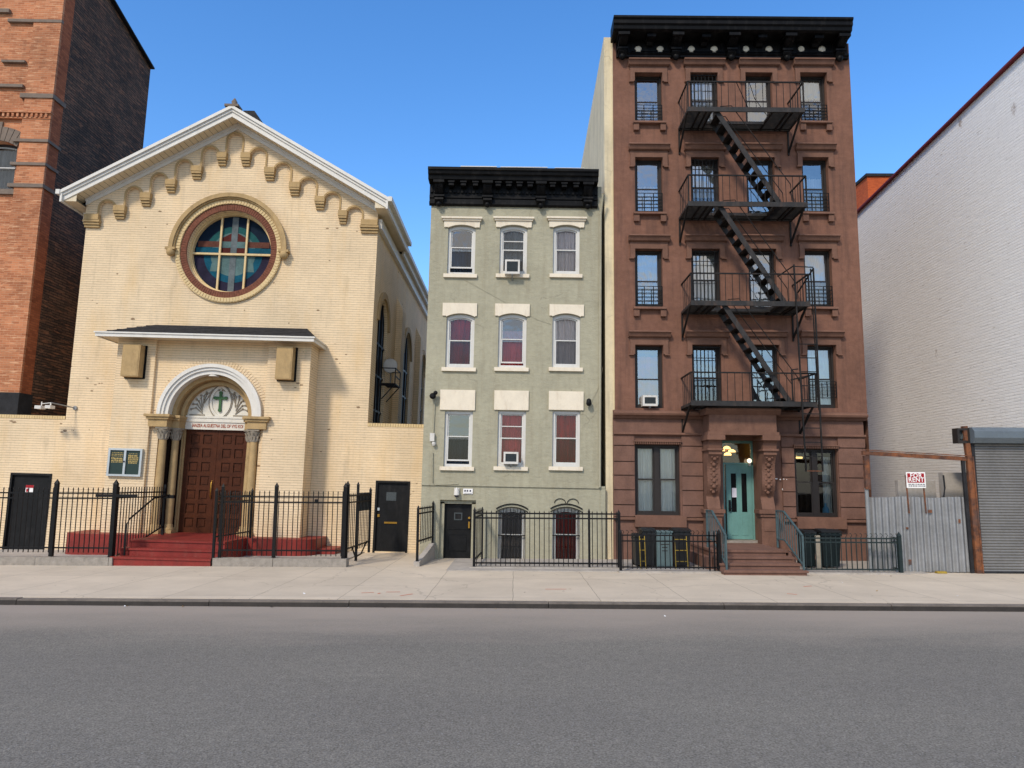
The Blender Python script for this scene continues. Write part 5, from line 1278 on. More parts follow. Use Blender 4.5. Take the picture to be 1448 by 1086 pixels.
# ================================================================== FIRE ESCAPE
def fire_escape():
    p = FB.p
    T = thing('fire_escape', 'black iron fire escape with four landings and zigzag stairs on the brown tenement', 'fire escape', FB, (0, -.5, 3.9))
    PJ = 1.15
    zs = [p(1040, y)[1] for y in (186.5, 313.5, 446.5, 580.5)]
    uls = [p(972, 157, -PJ)[0], p(973, 292, -PJ)[0], p(977, 436, -PJ)[0], p(977, 576, -PJ)[0]]
    urs = [p(1138, 157, -PJ)[0], p(1142, 292, -PJ)[0], p(1146, 436, -PJ)[0], p(1156, 576, -PJ)[0]]
    RH = .86
    st0, st1 = p(1012, 165, -PJ + .1)[0], p(1103, 288, -PJ + .1)[0]      # stair top and foot
    bar_me = {}
    for i, z in enumerate(zs):
        u0, u1 = uls[i], urs[i]; pj = -PJ
        fr = MB().box(u0, u1, pj - .02, pj + .02, z - .0, z + .13)
        fr.box(u0, u0 + .03, pj + .02, -.001, z + .02, z + .09).box(u1 - .03, u1, pj + .02, -.001, z + .02, z + .09).box(u0, u1, -.05, -.002, z + .02, z + .07)
        wa, wb = st0 - .12, st1 - .15
        if i < 3: fr.box(wa - .03, wa, pj + .02, -.4, z + .02, z + .1).box(wb, wb + .03, pj + .02, -.4, z + .02, z + .1).box(wa, wb, -.43, -.4, z + .02, z + .1)
        P = part(T, 'platform', fr, M['escape_beam'])
        sl = MB(); n = 19
        for k in range(n):
            y = pj + .05 + (PJ - .12) * k / (n - 1)
            if i == 3 or y > -.4: sl.box(u0 + .03, u1 - .03, y - .012, y + .012, z + .065, z + .09)
            else: sl.box(u0 + .03, wa - .03, y - .012, y + .012, z + .065, z + .09).box(wb + .03, u1 - .03, y - .012, y + .012, z + .065, z + .09)
        for u in (u0 + .35, (u0 + wa) / 2 + .2, wa + .0, wb + .02, (wb + u1) / 2, u1 - .3): sl.box(u - .02, u + .02, pj + .03, -.05, z + .015, z + .064)
        part(T, 'floor_slat', sl, M['escape_iron'], P)
        rl = MB(); zt = z + RH
        rl.bar((u0 + .02, pj, zt), (u1 - .02, pj, zt), .035).bar((u0 + .02, pj, zt), (u0 + .02, -.01, zt), .035).bar((u1 - .02, pj, zt), (u1 - .02, -.01, zt), .035)
        for u in (u0 + .02, u1 - .02): rl.bar((u, pj, z), (u, pj, zt), .035)
        part(T, 'railing', rl, M['escape_iron'], P)
        if not bar_me: bar_me['b'] = MB().bar((0, 0, 0), (0, 0, RH - .1), .013).mesh('baluster', M['escape_iron'])
        n = 17
        for k in range(1, n): inst(T, 'baluster', bar_me['b'], (u0 + (u1 - u0) * k / n, pj, z + .1), P)
        for u in (u0 + .02, u1 - .02):
            for k in range(1, 6): inst(T, 'baluster', bar_me['b'], (u, pj + PJ * k / 6, z + .1), P)
        for u in (u0 + .02, u1 - .05):
            b = MB().bar((u, pj + .15, z + .03), (u, -.02, z - .62), .045).bar((u, -.02, z - .7), (u, -.02, z + .03), .04)
            b.tube([(u, pj + .25 + (.9 - .25) * t, z - .05 - .5 * t * t) for t in (0, .35, .7, 1)], .012, 6)
            part(T, 'bracket', b, M['escape_iron'], P)
    for i in range(3):                                              # the three flights
        z0, z1 = zs[i] + .08, zs[i + 1] + .1; y0, y1 = -PJ + .08, -.5
        sa = st0 + (0, .02, .06)[i]; sb = st1 + (0, .03, .07)[i]
        S = MB()
        A = Vector((sa, 0, z0)); B = Vector((sb, 0, z1))
        for y in (y0, y1): S.bar((A.x, y, A.z), (B.x, y, B.z), .02, .13)
        F_ = part(T, 'stair_flight', S, M['escape_beam'])
        n = 10
        for k in range(n):
            q = A.lerp(B, (k + .5) / n)
            part(T, 'tread', MB().box(q.x - .1, q.x + .1, y0 + .012, y1 - .012, q.z - .012, q.z + .012).box(q.x + .06, q.x + .1, y0 + .012, y1 - .012, q.z - .05, q.z - .012), M['escape_iron'], F_)
        h = MB()
        for (y, dz) in ((y0 - .03, .62), (y1, .62)):
            h.tube([(A.x + .12, y, A.z + .1), (A.x + .42, y, A.z + .12), (A.x + .5, y, A.z - .0), (B.x + .28, y, B.z + .55), (B.x + .3, y, B.z + .1)], .012, 6)
        part(T, 'handrail', h, M['escape_iron'], F_)
    # loops and braces hanging at the top landing
    part(T, 'brace', MB().tube([(st0 + .55, -PJ, zs[0] + RH), (st0 + 1.0, -PJ + .3, zs[0] + .15)], .012, 6).tube([(st0 + .9, -PJ, zs[0] + RH), (st0 + 1.1, -PJ + .2, zs[0] + .5), (st0 + 1.5, -PJ + .4, zs[0] + .1)], .01, 6), M['escape_iron'])
    # drop ladder beside the right end
    yl = -PJ - .06
    a0, a1 = p(1122.5, 374, yl), p(1140, 667, yl); b0, b1 = p(1150, 379, yl), p(1163.5, 667, yl)
    L = part(T, 'drop_ladder', MB().bar((a0[0], yl, a0[1]), (a1[0], yl, a1[1]), .035).bar((b0[0], yl, b0[1]), (b1[0], yl, b1[1]), .035), M['escape_iron'])
    for k in range(10):
        z = a1[1] + .02 + .36 * k; t = (z - a1[1]) / (a0[1] - a1[1])
        part(T, 'rung', MB().bar((a1[0] + (a0[0] - a1[0]) * t, yl, z), (b1[0] + (b0[0] - b1[0]) * t, yl, z), .022), M['escape_iron'] if k else M['rust'], L)
    g0, g1 = p(1146, 380, yl + .1), p(1158, 580, yl + .1)
    part(T, 'guide_rail', MB().bar((g0[0], yl + .1, g0[1]), (g1[0], yl + .1, g1[1]), .025), M['escape_iron'], L)
    u = a0[0]; z = zs[2]
    part(T, 'gate_rail', MB().bar((u, yl, a0[1] - .03), (u - .25, -.7, a0[1] - .18), .025).bar((u, yl, a0[1] - .05), (b0[0], yl, a0[1] - .07), .022).bar((b0[0], yl, a0[1] - .1), (b0[0] - .2, -.6, a0[1] - .6), .03), M['escape_iron'], L)
    u = urs[3]; z = zs[3]
    part(T, 'gate_rail', MB().bar((u - .62, -PJ, z + .1), (u - .62, -PJ, z + .95), .03).bar((u - .62, -PJ, z + .95), (u - .35, -PJ + .3, z + 1.02), .03).bar((u - .62, -PJ + .1, z + .7), (u + .05, -PJ, z + .86), .035), M['escape_iron'], L)
fire_escape()

# ================================================================== FENCES
def spear(me_h, r=.017, flat=False):
    m = MB().box(-r / 2, r / 2, -r / 2, r / 2, 0, me_h - .06)
    a = r * .75; z = me_h - .06
    m._add([(-a, -a, z), (a, -a, z), (a, a, z), (-a, a, z), (0, 0, z + .06)], [(0, 1, 4), (1, 2, 4), (2, 3, 4), (3, 0, 4), (0, 3, 2, 1)]); return m
def fence(name, label, cat, A, B, zb, tip, rails, n, mat, posts, group=None, ptop=None, pr=.06, rr_=.035, barr=.017, curl=False, zend=None):
    """pickets from A to B (world x, y): rails at the given heights, posts at fractions along"""
    A = Vector((*A, 0)); B = Vector((*B, 0)); T = thing(name, label, cat, W, (A.x, A.y, 0), group)
    for z in rails: part(T, 'rail', MB().bar((A.x, A.y, z), (B.x, B.y, z), .03, rr_), mat)
    me = spear(tip - zb, barr)
    if curl:
        me.tube([(0, 0, tip - zb - .03), (.03, 0, tip - zb + .02), (.0, 0, tip - zb + .06), (-.03, 0, tip - zb + .05)], .007, 5)
    me = me.mesh('picket', mat)
    for i in range(n):
        t = (i + .5) / n
        if any(abs(t - q[0]) * (B - A).length < .05 for q in posts): continue
        q = A.lerp(B, t); o = inst(T, 'picket', me, (q.x, q.y, zb))
        if curl: o.rotation_euler = (0, 0, random.uniform(-.6, .6))
    for q in posts:
        c = A.lerp(B, q[0]); z1 = q[1]; z0 = q[2] if len(q) > 2 else .0; w = q[3] if len(q) > 3 else pr
        m = MB().box(c.x - w / 2, c.x + w / 2, c.y - w / 2, c.y + w / 2, z0, z1 - w)
        m._add([(c.x - w * .6, c.y - w * .6, z1 - w), (c.x + w * .6, c.y - w * .6, z1 - w), (c.x + w * .6, c.y + w * .6, z1 - w), (c.x - w * .6, c.y + w * .6, z1 - w), (c.x, c.y, z1 + .03)], [(0, 1, 4), (1, 2, 4), (2, 3, 4), (3, 0, 4), (0, 3, 2, 1)])
        part(T, 'post', m, mat)
    return T
def WX(px, Y): return W.p(px, 740, Y)[0]
def fences():
    I = M['black_iron']; Y = 18.2
    xa, xb = WX(-45, Y), WX(160, Y)
    T = fence('iron_fence', 'black spear topped fence on a granite curb before the notice board', 'fence', (xa, Y), (xb, Y), .29, 1.84, (1.69, 1.57, .4), 29, I, [((WX(76, Y) - xa) / (xb - xa), 2.0, .2, .085), (1, 2.0, .0, .095)], 'church fences')
    part(T, 'latch_bar', MB().box(xb - .45, xb + .55, Y - .05, Y - .02, 1.6, 1.67), I)
    X = xb + .02
    # sloping side rail beside the church steps
    T = thing('step_railing', 'black iron side railing with slanting foot beside the red church steps', 'railing', W, (X, 18.25, 0))
    A, B = Vector((X, 18.26, 1.7)), Vector((X, 20.75, 1.7)); a, b = Vector((X, 18.26, .16)), Vector((X, 20.75, .78))
    part(T, 'rail', MB().bar(A, B, .035), I); part(T, 'rail', MB().bar(A - Vector((0, 0, .12)), B - Vector((0, 0, .12)), .03), I); part(T, 'rail', MB().bar(a, b, .03), I)
    for i in range(18):
        t = (i + .5) / 18; q0, q1 = a.lerp(b, t), A.lerp(B, t); part(T, 'picket', MB().bar(q0, q1 + Vector((0, 0, .14)), .018), I)
    part(T, 'post', MB().bar(b - Vector((0, 0, .26)), B + Vector((0, 0, .2)), .06), I); part(T, 'post', MB().bar((X, 18.26, .0), A + Vector((0, 0, .15)), .05), I)
    part(T, 'handrail', MB().tube([(X + .2, 18.4, .18), (X + .2, 18.4, .95), (X + .2, 18.55, 1.08), (X + .2, 19.7, 1.55), (X + .2, 20.6, 1.62)], .022), I)
    part(T, 'lock_box', MB().box(X + .02, X + .35, 20.5, 20.6, 1.53, 1.62), I)
    # other side
    xa, xb = WX(313, Y), WX(487, Y)
    T = fence('iron_fence', 'black spear topped fence on a granite curb right of the church steps', 'fence', (xa, Y), (xb, Y), .24, 1.79, (1.63, 1.5, .37), 25, I, [(0, 1.92, .1, .06), ((WX(389, Y) - xa) / (xb - xa), 1.95, .2, .075), (1, 1.96, .1, .085)], 'church fences')
    part(T, 'lock_plate', MB().box(WX(444, Y), WX(449, Y), Y - .03, Y, 1.5, 1.58), I)
    T = fence('iron_gate', 'black iron gate standing open along the red church steps', 'gate', (xa - .12, 18.12), (xa - .02, 20.3), .55, 1.75, (1.63, 1.5, .68), 15, I, [(0, 1.82, .05, .055), (1, 1.8, .5, .05)])
    T = fence('iron_gate', 'black iron gate swung inward beside the open passage by the church', 'gate', (xb + .03, 18.3), (xb + .1, 20.85), .3, 1.74, (1.66, 1.5, .4), 15, I, [(0, 2.0, .0, .08), (.42, 1.98, .02, .06), (1, 1.84, .1, .06)])
    part(T, 'mesh_screen', MB().quad((xb + .05, 19.5, 1.25), (xb + .09, 20.8, 1.25), (xb + .09, 20.8, 1.72), (xb + .05, 19.5, 1.72)), M['ac_grille'])
    part(T, 'brace', MB().tube([(xb + .05, 18.9, .4), (xb + .06, 19.3, .12), (xb + .08, 19.9, .15), (xb + .1, 20.5, .42)], .02), I)
    for (a, b, lab) in ((-45, 163, 'rough granite curb under the church fence before the notice board'), (303, 492, 'rough granite curb under the church fence right of the red steps')):
        m = MB(); x_ = WX(a, 18.05); e = WX(b, 18.05); rg = random.Random(a)
        while x_ < e - .05:
            L = min(rg.uniform(1.4, 2.4), e - x_); m.box(x_, x_ + L - .012, 18.06 + rg.uniform(-.01, .01), 18.36, -.2, .2 + rg.uniform(-.012, .008)); x_ += L
        solo('granite_curb', lab, 'curb', W, m, M['granite'], (WX(a, 18.05), 18.2, 0), 'church curbs')
    # low wall and short railing between passage and green house
    A, B = (W.p(591, 740, 18.45)[0], 18.45), (W.p(612, 740, 20.15)[0], 20.15)
    T = fence('iron_fence', 'short black railing on the sloping low wall before the green house', 'fence', A, B, .5, 1.42, (1.36, 1.24, .58), 9, I, [(0, 1.42, .1, .06), (1, 1.5, .3, .05)])
    m = MB(); w = .14
    for (q, s) in ((A, 0), (B, 0)): pass
    m._add([(A[0] - w / 2, A[1] - .1, -.1), (A[0] + w / 2, A[1] - .1, -.1), (B[0] + w / 2, B[1], -.1), (B[0] - w / 2, B[1], -.1), (A[0] - w / 2, A[1] - .1, .1), (A[0] + w / 2, A[1] - .1, .1), (B[0] + w / 2, B[1], .42), (B[0] - w / 2, B[1], .42)], [(0, 3, 2, 1), (4, 5, 6, 7), (0, 1, 5, 4), (1, 2, 6, 5), (2, 3, 7, 6), (3, 0, 4, 7)])
    solo('low_wall', 'low sloping concrete wall under the short black railing', 'wall', W, m, M['concrete'], (A[0], A[1], 0))
    # green house fence
    Y = 18.0; xa, xb = WX(671, Y), WX(875, Y)
    T = fence('iron_fence', 'plain black iron fence in front of the green house basement windows', 'fence', (xa, Y), (xb, Y), .06, 1.36, (1.28, 1.17, .13), 30, I, [(0, 1.4, 0, .06), ((WX(833, Y) - xa) / (xb - xa), 1.38, 0, .05), (1, 1.36, 0, .07)], None)
    T = fence('iron_fence', 'black iron side railing between the recessed door and basement window', 'fence', (xa, Y + .1), (xa + .1, 20.0), .12, 1.38, (1.28, 1.17, .2), 6, I, [(1, 1.35, 0, .05)])
    solo('concrete_curb', 'pale concrete curb under the green house fence', 'curb', W, MB().box(xa - .1, xb + .08, Y - .12, Y + .1, -.1, .045), M['concrete'], (xa, Y, 0))
    # tenement fences
    Y = 17.4; xa, xb = WX(877, Y), WX(1016, Y)
    T = fence('low_iron_fence', 'low black iron fence in front of the trash bins', 'fence', (xa, Y), (xb, Y), .08, .88, (.83, .7, .12), 21, I, [(0, .95, 0, .06), (1, .95, 0, .07), (.9, .92, .05, .03), (.95, .92, .05, .03)], None, curl=True, rr_=.03)
    xa2, xb2 = WX(1134, Y), WX(1270, Y)
    T = fence('low_iron_fence', 'low dark teal iron fence with curled tips beside the corrugated metal', 'fence', (xa2, Y), (xb2, Y), .08, .84, (.79, .7, .1), 19, M['teal_iron'], [(0, .8, .05, .03), (1, .92, 0, .075)], None, curl=True, rr_=.03)
    solo('concrete_curb', 'pale concrete curb under the low fence by the trash bins', 'curb', W, MB().box(xa - .05, W.p(1022, 740, 17.3)[0], Y - .12, Y + .1, -.1, .04), M['concrete'], (xa, Y, 0))
    solo('concrete_curb', 'pale concrete curb under the dark teal fence', 'curb', W, MB().box(xa2 - .02, xb2 + .15, Y - .12, Y + .1, -.1, .035), M['concrete'], (xa2, Y, 0))
    T = fence('low_iron_fence', 'dark teal return fence running back to the tenement corner', 'fence', (xb2 - .02, Y + .1), (W.p(1226, 740, 20)[0] + .06, 19.9), .08, .82, (.79, .7, .1), 12, M['teal_iron'], [(1, .85, 0, .04)], None)
fences()

# bins and cabinet behind the tenement fences
def bin_(px0, px1, Y, h, mat, lab, lid='bin_plastic'):
    x0, x1 = WX(px0, Y), WX(px1, Y); c = (x0 + x1) / 2; w = (x1 - x0) / 2; d = .27
    T = thing('trash_bin', lab, 'trash bin', W, (c, Y + d, .02), 'trash bins behind the low fences')
    b = MB(); k = .84
    b._add([(c - w * k, Y + .05, .06), (c + w * k, Y + .05, .06), (c + w * k, Y + 2 * d - .05, .06), (c - w * k, Y + 2 * d - .05, .06), (c - w, Y, h), (c + w, Y, h), (c + w, Y + 2 * d, h), (c - w, Y + 2 * d, h)], [(0, 3, 2, 1), (4, 5, 6, 7), (0, 1, 5, 4), (1, 2, 6, 5), (2, 3, 7, 6), (3, 0, 4, 7)])
    b.box(c - w - .02, c + w + .02, Y - .03, Y + 2 * d + .02, h - .07, h - .02)
    part(T, 'body', b, mat)
    part(T, 'lid', MB().profile([(Y - .04, h), (Y + 2 * d, h), (Y + 2 * d, h + .06), (Y + .2, h + .07), (Y - .04, h + .03)], c - w - .02, c + w + .02), M[lid])
    for s in (-1, 1): part(T, 'wheel', MB().plate_x(circle(Y + 2 * d, .1, .085, 14), [], c + s * w * .8 - .02, c + s * w * .8 + .03), M['bin_plastic'])
    part(T, 'handle', MB().tube([(c - w * .7, Y + 2 * d + .02, h), (c - w * .6, Y + 2 * d + .09, h + .05), (c + w * .6, Y + 2 * d + .09, h + .05), (c + w * .7, Y + 2 * d + .02, h)], .015), M['bin_plastic'])
    return T
bin_(898, 910, 18.4, .72, M['bin_plastic'], 'small black trash bin nearest the green house fence')
T = bin_(909, 926, 18.3, .86, M['bin_plastic'], 'black trash bin with yellow stripes next to the grey cabinet')
T = bin_(953, 976, 18.3, .86, M['bin_plastic'], 'black trash bin between the grey cabinet and the stoop')
bin_(1138, 1152, 18.3, .84, M['bin_teal'], 'dark teal trash bin beside the stoop railing')
bin_(1161, 1188, 18.3, .86, M['bin_teal'], 'wide dark teal trash bin beneath the window with the bottle')
def yard_bits():
    Y = 18.3; x0, x1 = WX(928, Y), WX(950, Y)
    T = thing('metal_cabinet', 'grey metal utility cabinet between the black trash bins', 'cabinet', W, ((x0 + x1) / 2, Y + .2, 0))
    part(T, 'case', MB().box(x0, x1, Y, Y + .4, .03, .84), M['cabinet_grey']); part(T, 'door', MB().box(x0 + .02, (x0 + x1) / 2 - .01, Y - .015, Y, .06, .8).box((x0 + x1) / 2 + .01, x1 - .02, Y - .015, Y, .06, .8), M['cabinet_grey'])
    part(T, 'cap', MB().box(x0 - .02, x1 + .02, Y - .03, Y + .42, .84, .87), M['cabinet_grey'])
    part(T, 'vent', MB().box(x0 + .08, x1 - .08, Y - .018, Y - .015, .55, .57).box(x0 + .12, x1 - .12, Y - .018, Y - .015, .48, .5).box(x0 + .12, x1 - .12, Y - .018, Y - .015, .4, .42), M['interior'])
    for (px, dx, lab) in ((908.5, .06, 'yellow folding frame leaning by the small black bin'), (963, .14, 'yellow ladder shaped frame leaning on the black bin by the stoop')):
        c = WX(px, 17.9); m = MB()
        m.bar((c - dx, 17.9, .03), (c - dx, 18.02, .8), .016).bar((c + dx, 17.9, .03), (c + dx, 18.02, .8), .016)
        for z in (.2, .45, .7): m.bar((c - dx, 17.9 + z * .15, z), (c + dx, 17.9 + z * .15, z), .016)
        solo('ladder_frame', lab, 'ladder', W, m, M['yellow'], (c, 17.9, .02))
    c = WX(1155, 18.2)
    solo('wood_board', 'pale weathered board standing between the dark teal bins', 'board', W, MB().box(c - .05, c + .06, 18.2, 18.24, .02, .8).box(c - .04, c + .05, 18.19, 18.2, .3, .34), M['relief_grey'], (c, 18.2, 0))
    # basement openings of the tenement behind the bins
    m = MB(); a, b = FB.rect(1205, 795, 1222, 801, -.06)[:2]
yard_bits()

# ================================================================== EMPTY LOT: corrugated fence, rusty frame, shutter
def lot():
    Y = 17.75; R = lambda *a: W.rect(*a, Y)
    x0, x1 = WX(1229, Y), WX(1371, Y); zt = W.p(1300, 703, Y)[1]
    m = MB(); n = 170; vs = []
    for i in range(n + 1):
        u = x0 + (x1 - x0) * i / n; y = Y + .032 * math.sin(2 * PI * (u - x0) / .155) + .01 * math.sin(u * 2.3)
        k = .012 * math.sin(u * 5); vs += [(u, y, .02), (u + .01 * math.sin(u * 3), y, zt + k)]
    m._add(vs, [(2 * i, 2 * i + 2, 2 * i + 3, 2 * i + 1) for i in range(n)], 0, True)
    T = thing('corrugated_fence', 'grey corrugated metal fence closing the empty lot', 'fence', W, (x0, Y, 0))
    part(T, 'sheet', m, M['corrugated'])
    for (px, py, w, h) in ((1315, 723, .1, .07), (1287, 795, .07, .12), (1283, 747, .06, .05), (1357, 737, .05, .09), (1319, 640, 0, 0)):
        if not w: continue
        c = W.p(px, py, Y - .04); part(T, 'rust_patch', MB().box(c[0] - w / 2, c[0] + w / 2, Y - .037, Y - .033, c[1] - h / 2, c[1] + h / 2), M['rust'])
    part(T, 'pipe_post', MB().tube([(x0 - .03, Y - .03, -.05), (x0 - .03, Y - .03, W.p(1229, 690, Y)[1])], .045, 10), M['grey_pipe'])
    za, zb = W.p(1227, 637.5, Y)[1], W.p(1368, 646, Y)[1]
    T = thing('rusty_frame', 'rusty steel beam and posts spanning above the corrugated fence', 'frame', W, (x0, Y, 0))
    part(T, 'beam', MB().bar((x0 - .1, Y - .06, za - .05), (x1, Y - .06, zb - .05), .07, .09).bar((x0 - .1, Y - .1, za + .02), (x1, Y - .1, zb + .02), .03, .02), M['rust'])
    part(T, 'post', MB().box(x0 - .07, x0 + .04, Y - .1, Y - .005, W.p(1229, 692, Y)[1], za - .12), M['rust'])
    xp = WX(1374, Y)
    zt2 = W.p(1364, 603, Y)[1]
    part(T, 'post', MB().bar((xp + .03, Y - .08, -.05), (xp - .0, Y - .08, zb), .12, .1).bar((xp, Y - .07, zb), (xp - .05, Y - .07, zt2), .11, .1).bar((xp + .1, Y - .13, 0), (xp + .06, Y - .13, zb), .03, .04), M['rust'])
    part(T, 'grey_strip', MB().bar((xp - .1, Y - .05, 0), (xp - .13, Y - .05, zb - .08), .07, .06), M['soot'])
    q = R(1350, 606, 1367, 627)
    T = thing('motor_box', 'small dark electric box beside the shutter housing', 'electric box', W, (q[0], Y, q[2]))
    part(T, 'case', MB().plate([(q[0], q[2]), (q[1], q[2]), (q[1], q[3]), (q[0], q[3])], [[(q[0] + .05, q[2] + .06), (q[1] - .05, q[2] + .06), (q[1] - .05, q[3] - .05), (q[0] + .05, q[3] - .05)]], Y - .12, Y + .1), M['window_brown'])
    part(T, 'vent', MB().box(q[0] + .05, q[1] - .05, Y - .03, Y + .05, q[2] + .06, q[3] - .05).bar((q[0] + .1, Y - .04, q[2] + .1), (q[1] - .08, Y - .04, q[3] - .1), .06), M['ac_grille'])
    # roll-down shutter
    X0 = xp + .1; X1 = X0 + 2.2; zs = W.p(1400, 627, Y - .1)[1]; zh = W.p(1400, 604, Y - .25)[1]
    T = thing('roller_shutter', 'closed grey roll-down shutter with blue grey housing', 'shutter', W, (X0, Y, 0))
    n = 46; pr = []
    m = MB(); vs = []
    for i in range(n * 4 + 1):
        t = i / 4; z = .02 + (zs - .02) * t / n; y = Y - .05 - .02 * abs(math.sin(PI * t)) ** .6
        vs += [(X0, y, z), (X1, y, z)]
    m._add(vs, [(2 * i, 2 * i + 1, 2 * i + 3, 2 * i + 2) for i in range(n * 4)], 0, False)
    part(T, 'curtain', m, M['shutter_slat']); part(T, 'bottom_bar', MB().box(X0, X1, Y - .1, Y - .02, .0, .05), M['soot'])
    pr = [(Y + .1, zh), (Y - .2, zh), (Y - .3, zh - .1), (Y - .3, zs + .12), (Y - .22, zs), (Y + .1, zs)]
    part(T, 'housing', MB().profile(pr, X0 - .06, X1 + .1), M['shutter_hood'])
    part(T, 'guide', MB().box(X0 - .04, X0 + .03, Y - .12, Y, 0, zs), M['soot']); part(T, 'guide', MB().box(X1 - .03, X1 + .04, Y - .12, Y, 0, zs), M['soot'])
    # sign
    Ys = Y - .06; q = W.rect(1281.5, 667.5, 1308.5, 690, Ys)
    T = thing('for_rent_sign', 'red and white sign on two thin rusty legs above the corrugated fence', 'sign', W, (q[0], Ys, q[2]))
    part(T, 'board', MB().box(q[0], q[1], Ys - .01, Ys + .01, q[2], q[3]), M['sign_white'])
    zm = q[2] + (q[3] - q[2]) * .33
    part(T, 'red_field', MB().box(q[0] + .025, q[1] - .03, Ys - .013, Ys - .01, zm, q[3] - .03), M['sign_red'])
    c = (q[0] + q[1]) / 2
    lettering(T, 'lettering', 'FOR', .135, (c - .0, Ys - .016, q[3] - .085), M['sign_white'], None, 1.0, 1.15)
    lettering(T, 'lettering', 'RENT', .14, (c, Ys - .016, zm + .065), M['sign_white'], None, 1.0, 1.08)
    m = MB(); rg = random.Random(2)
    for z, h in ((q[2] + .085, .018), (q[2] + .045, .022)):
        u = q[0] + .04
        while u < q[1] - .06: L = rg.uniform(.015, .06); m.box(u, u + L, Ys - .0125, Ys - .01, z - h / 2, z + h / 2); u += L + .014
    part(T, 'small_print', m, M['ink'])
    for u in (q[0] + .0, q[1] - .05): part(T, 'leg', MB().bar((u, Ys + .02, q[2] + .3), (u + .03, Ys + .02, W.p(1290, 726, Ys)[1]), .03, .02), M['rust'])
    c = W.p(1334, 672, Y + .3); d = W.p(1329, 706, Y + .05)
    solo('loose_cable', 'dark cable hanging down behind the corrugated fence', 'cable', W, MB().tube([(c[0], Y + .3, c[1]), (c[0], Y + .28, c[1] - .3), (c[0] - .08, Y + .2, c[1] - .5), (d[0], Y + .05, d[1] - .05)], .02), M['soot'], (c[0], Y + .3, c[1]))
    c = WX(1324, Y - .1)
    solo('yellow_scrap', 'flat yellow scrap lying at the foot of the corrugated fence', 'scrap', W, MB().profile([(Y - .2, .004), (Y - .06, .004), (Y - .1, .05), (Y - .17, .045)], c - .1, c + .12), M['yellow'], (c, Y - .1, 0))
    # low grey block wall behind the fence
    q = W.rect(1270, 668, 1372, 720, 18.6)
    solo('block_wall', 'low pale grey wall behind the corrugated fence', 'wall', W, MB().box(WX(1338, 18.6), q[1] + .2, 18.6, 18.8, 0, q[3]).box(WX(1276, 18.6), WX(1330, 18.6), 18.7, 18.85, 0, q[3] - .2), M['concrete'], (q[0], 18.6, 0))
lot()

# ================================================================== WHITE BUILDING AND THE ONE BEHIND
def white_building():
    X = 13.5
    a = W.side(1448, 75, X); b = W.side(1212, 303, X)
    s = (b[1] - a[1]) / (b[0] - a[0]); zf = lambda y: a[1] + s * (y - a[0]); y0, y1 = 18.3, 36
    T = thing('white_building', 'windowless whitewashed brick side wall with maroon coping beside the empty lot', 'building', W, (X, y0, 0))
    m = MB().poly([(X, y0, -.3), (X, y1, -.3), (X, y1, zf(y1)), (X, y0, zf(y0))])
    m.poly([(X, y1, -.3), (X + 9, y1, -.3), (X + 9, y1, zf(y1)), (X, y1, zf(y1))]).poly([(X, y0, -.3), (X + 9, y0, -.3), (X + 9, y0, zf(y0)), (X, y0, zf(y0))]).poly([(X + 9, y0, -.3), (X + 9, y1, -.3), (X + 9, y1, zf(y1)), (X + 9, y0, zf(y0))])
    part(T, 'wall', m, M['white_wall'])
    part(T, 'roof', MB().poly([(X, y0, zf(y0) - .1), (X + 9, y0, zf(y0) - .1), (X + 9, y1, zf(y1) - .1), (X, y1, zf(y1) - .1)]), M['shingle'])
    part(T, 'coping', MB().bar((X, y0, zf(y0) + .04), (X, y1, zf(y1) + .03), .24, .06), M['maroon'])
    Y = 44; c = W.p(1226, 247, Y); r = W.p(1262, 249, Y)
    T = thing('brick_building', 'orange brick block rising behind the white wall', 'building', W, (c[0], Y, 0))
    part(T, 'wall', MB().box(c[0], c[0] + 9, Y, Y + 9, -.3, c[1] - .12), M['roof_brick'])
    part(T, 'coping', MB().box(c[0] - .1, r[0] + .1, Y - .1, Y + 9.1, c[1] - .12, c[1] + .05), M['soot'])
    if r[0] < c[0] + 9: pass
white_building()

# ================================================================== camera, sun, sky
cam = bpy.data.cameras.new('camera'); co = bpy.data.objects.new('camera', cam); COL.objects.link(co); sc.camera = co
cam.sensor_width = 36; cam.lens = 36 * F / 1448; cam.clip_end = 2000; cam.clip_start = .05
Rm = Matrix((_r, _u, -_f)).transposed().to_4x4(); co.matrix_world = Matrix.Translation(EYE) @ Rm

EL, AZ = math.radians(41), math.radians(27)
sun = bpy.data.lights.new('sun', 'SUN'); sun.energy = 2.75; sun.angle = math.radians(8); sun.color = (1, .9, .76)
so = bpy.data.objects.new('sun', sun); COL.objects.link(so)
d = Vector((math.sin(AZ) * math.cos(EL), math.cos(AZ) * math.cos(EL), -math.sin(EL)))
so.rotation_euler = d.to_track_quat('-Z', 'Y').to_euler(); so.location = (-20, -30, 40)

wd = bpy.data.worlds.new('World'); sc.world = wd; wd.use_nodes = True; nt = wd.node_tree; nt.nodes.clear()
def wn(t, **k):
    x = nt.nodes.new(t)
    for a, b in k.items(): setattr(x, a, b)
    return x
out = wn('ShaderNodeOutputWorld'); bg = wn('ShaderNodeBackground'); sky = wn('ShaderNodeTexSky', sky_type='NISHITA')
sky.sun_disc = False; sky.sun_elevation = EL; sky.sun_rotation = PI + AZ; sky.air_density = 1.0; sky.dust_density = .4; sky.ozone_density = 2.0
hs = wn('ShaderNodeHueSaturation'); hs.inputs['Saturation'].default_value = 1.3; hs.inputs['Value'].default_value = 1.75; hs.inputs['Hue'].default_value = .505
nt.links.new(sky.outputs[0], hs.inputs['Color'])
tc = wn('ShaderNodeTexCoord'); sp = wn('ShaderNodeSeparateXYZ'); nt.links.new(tc.outputs['Generated'], sp.inputs[0])
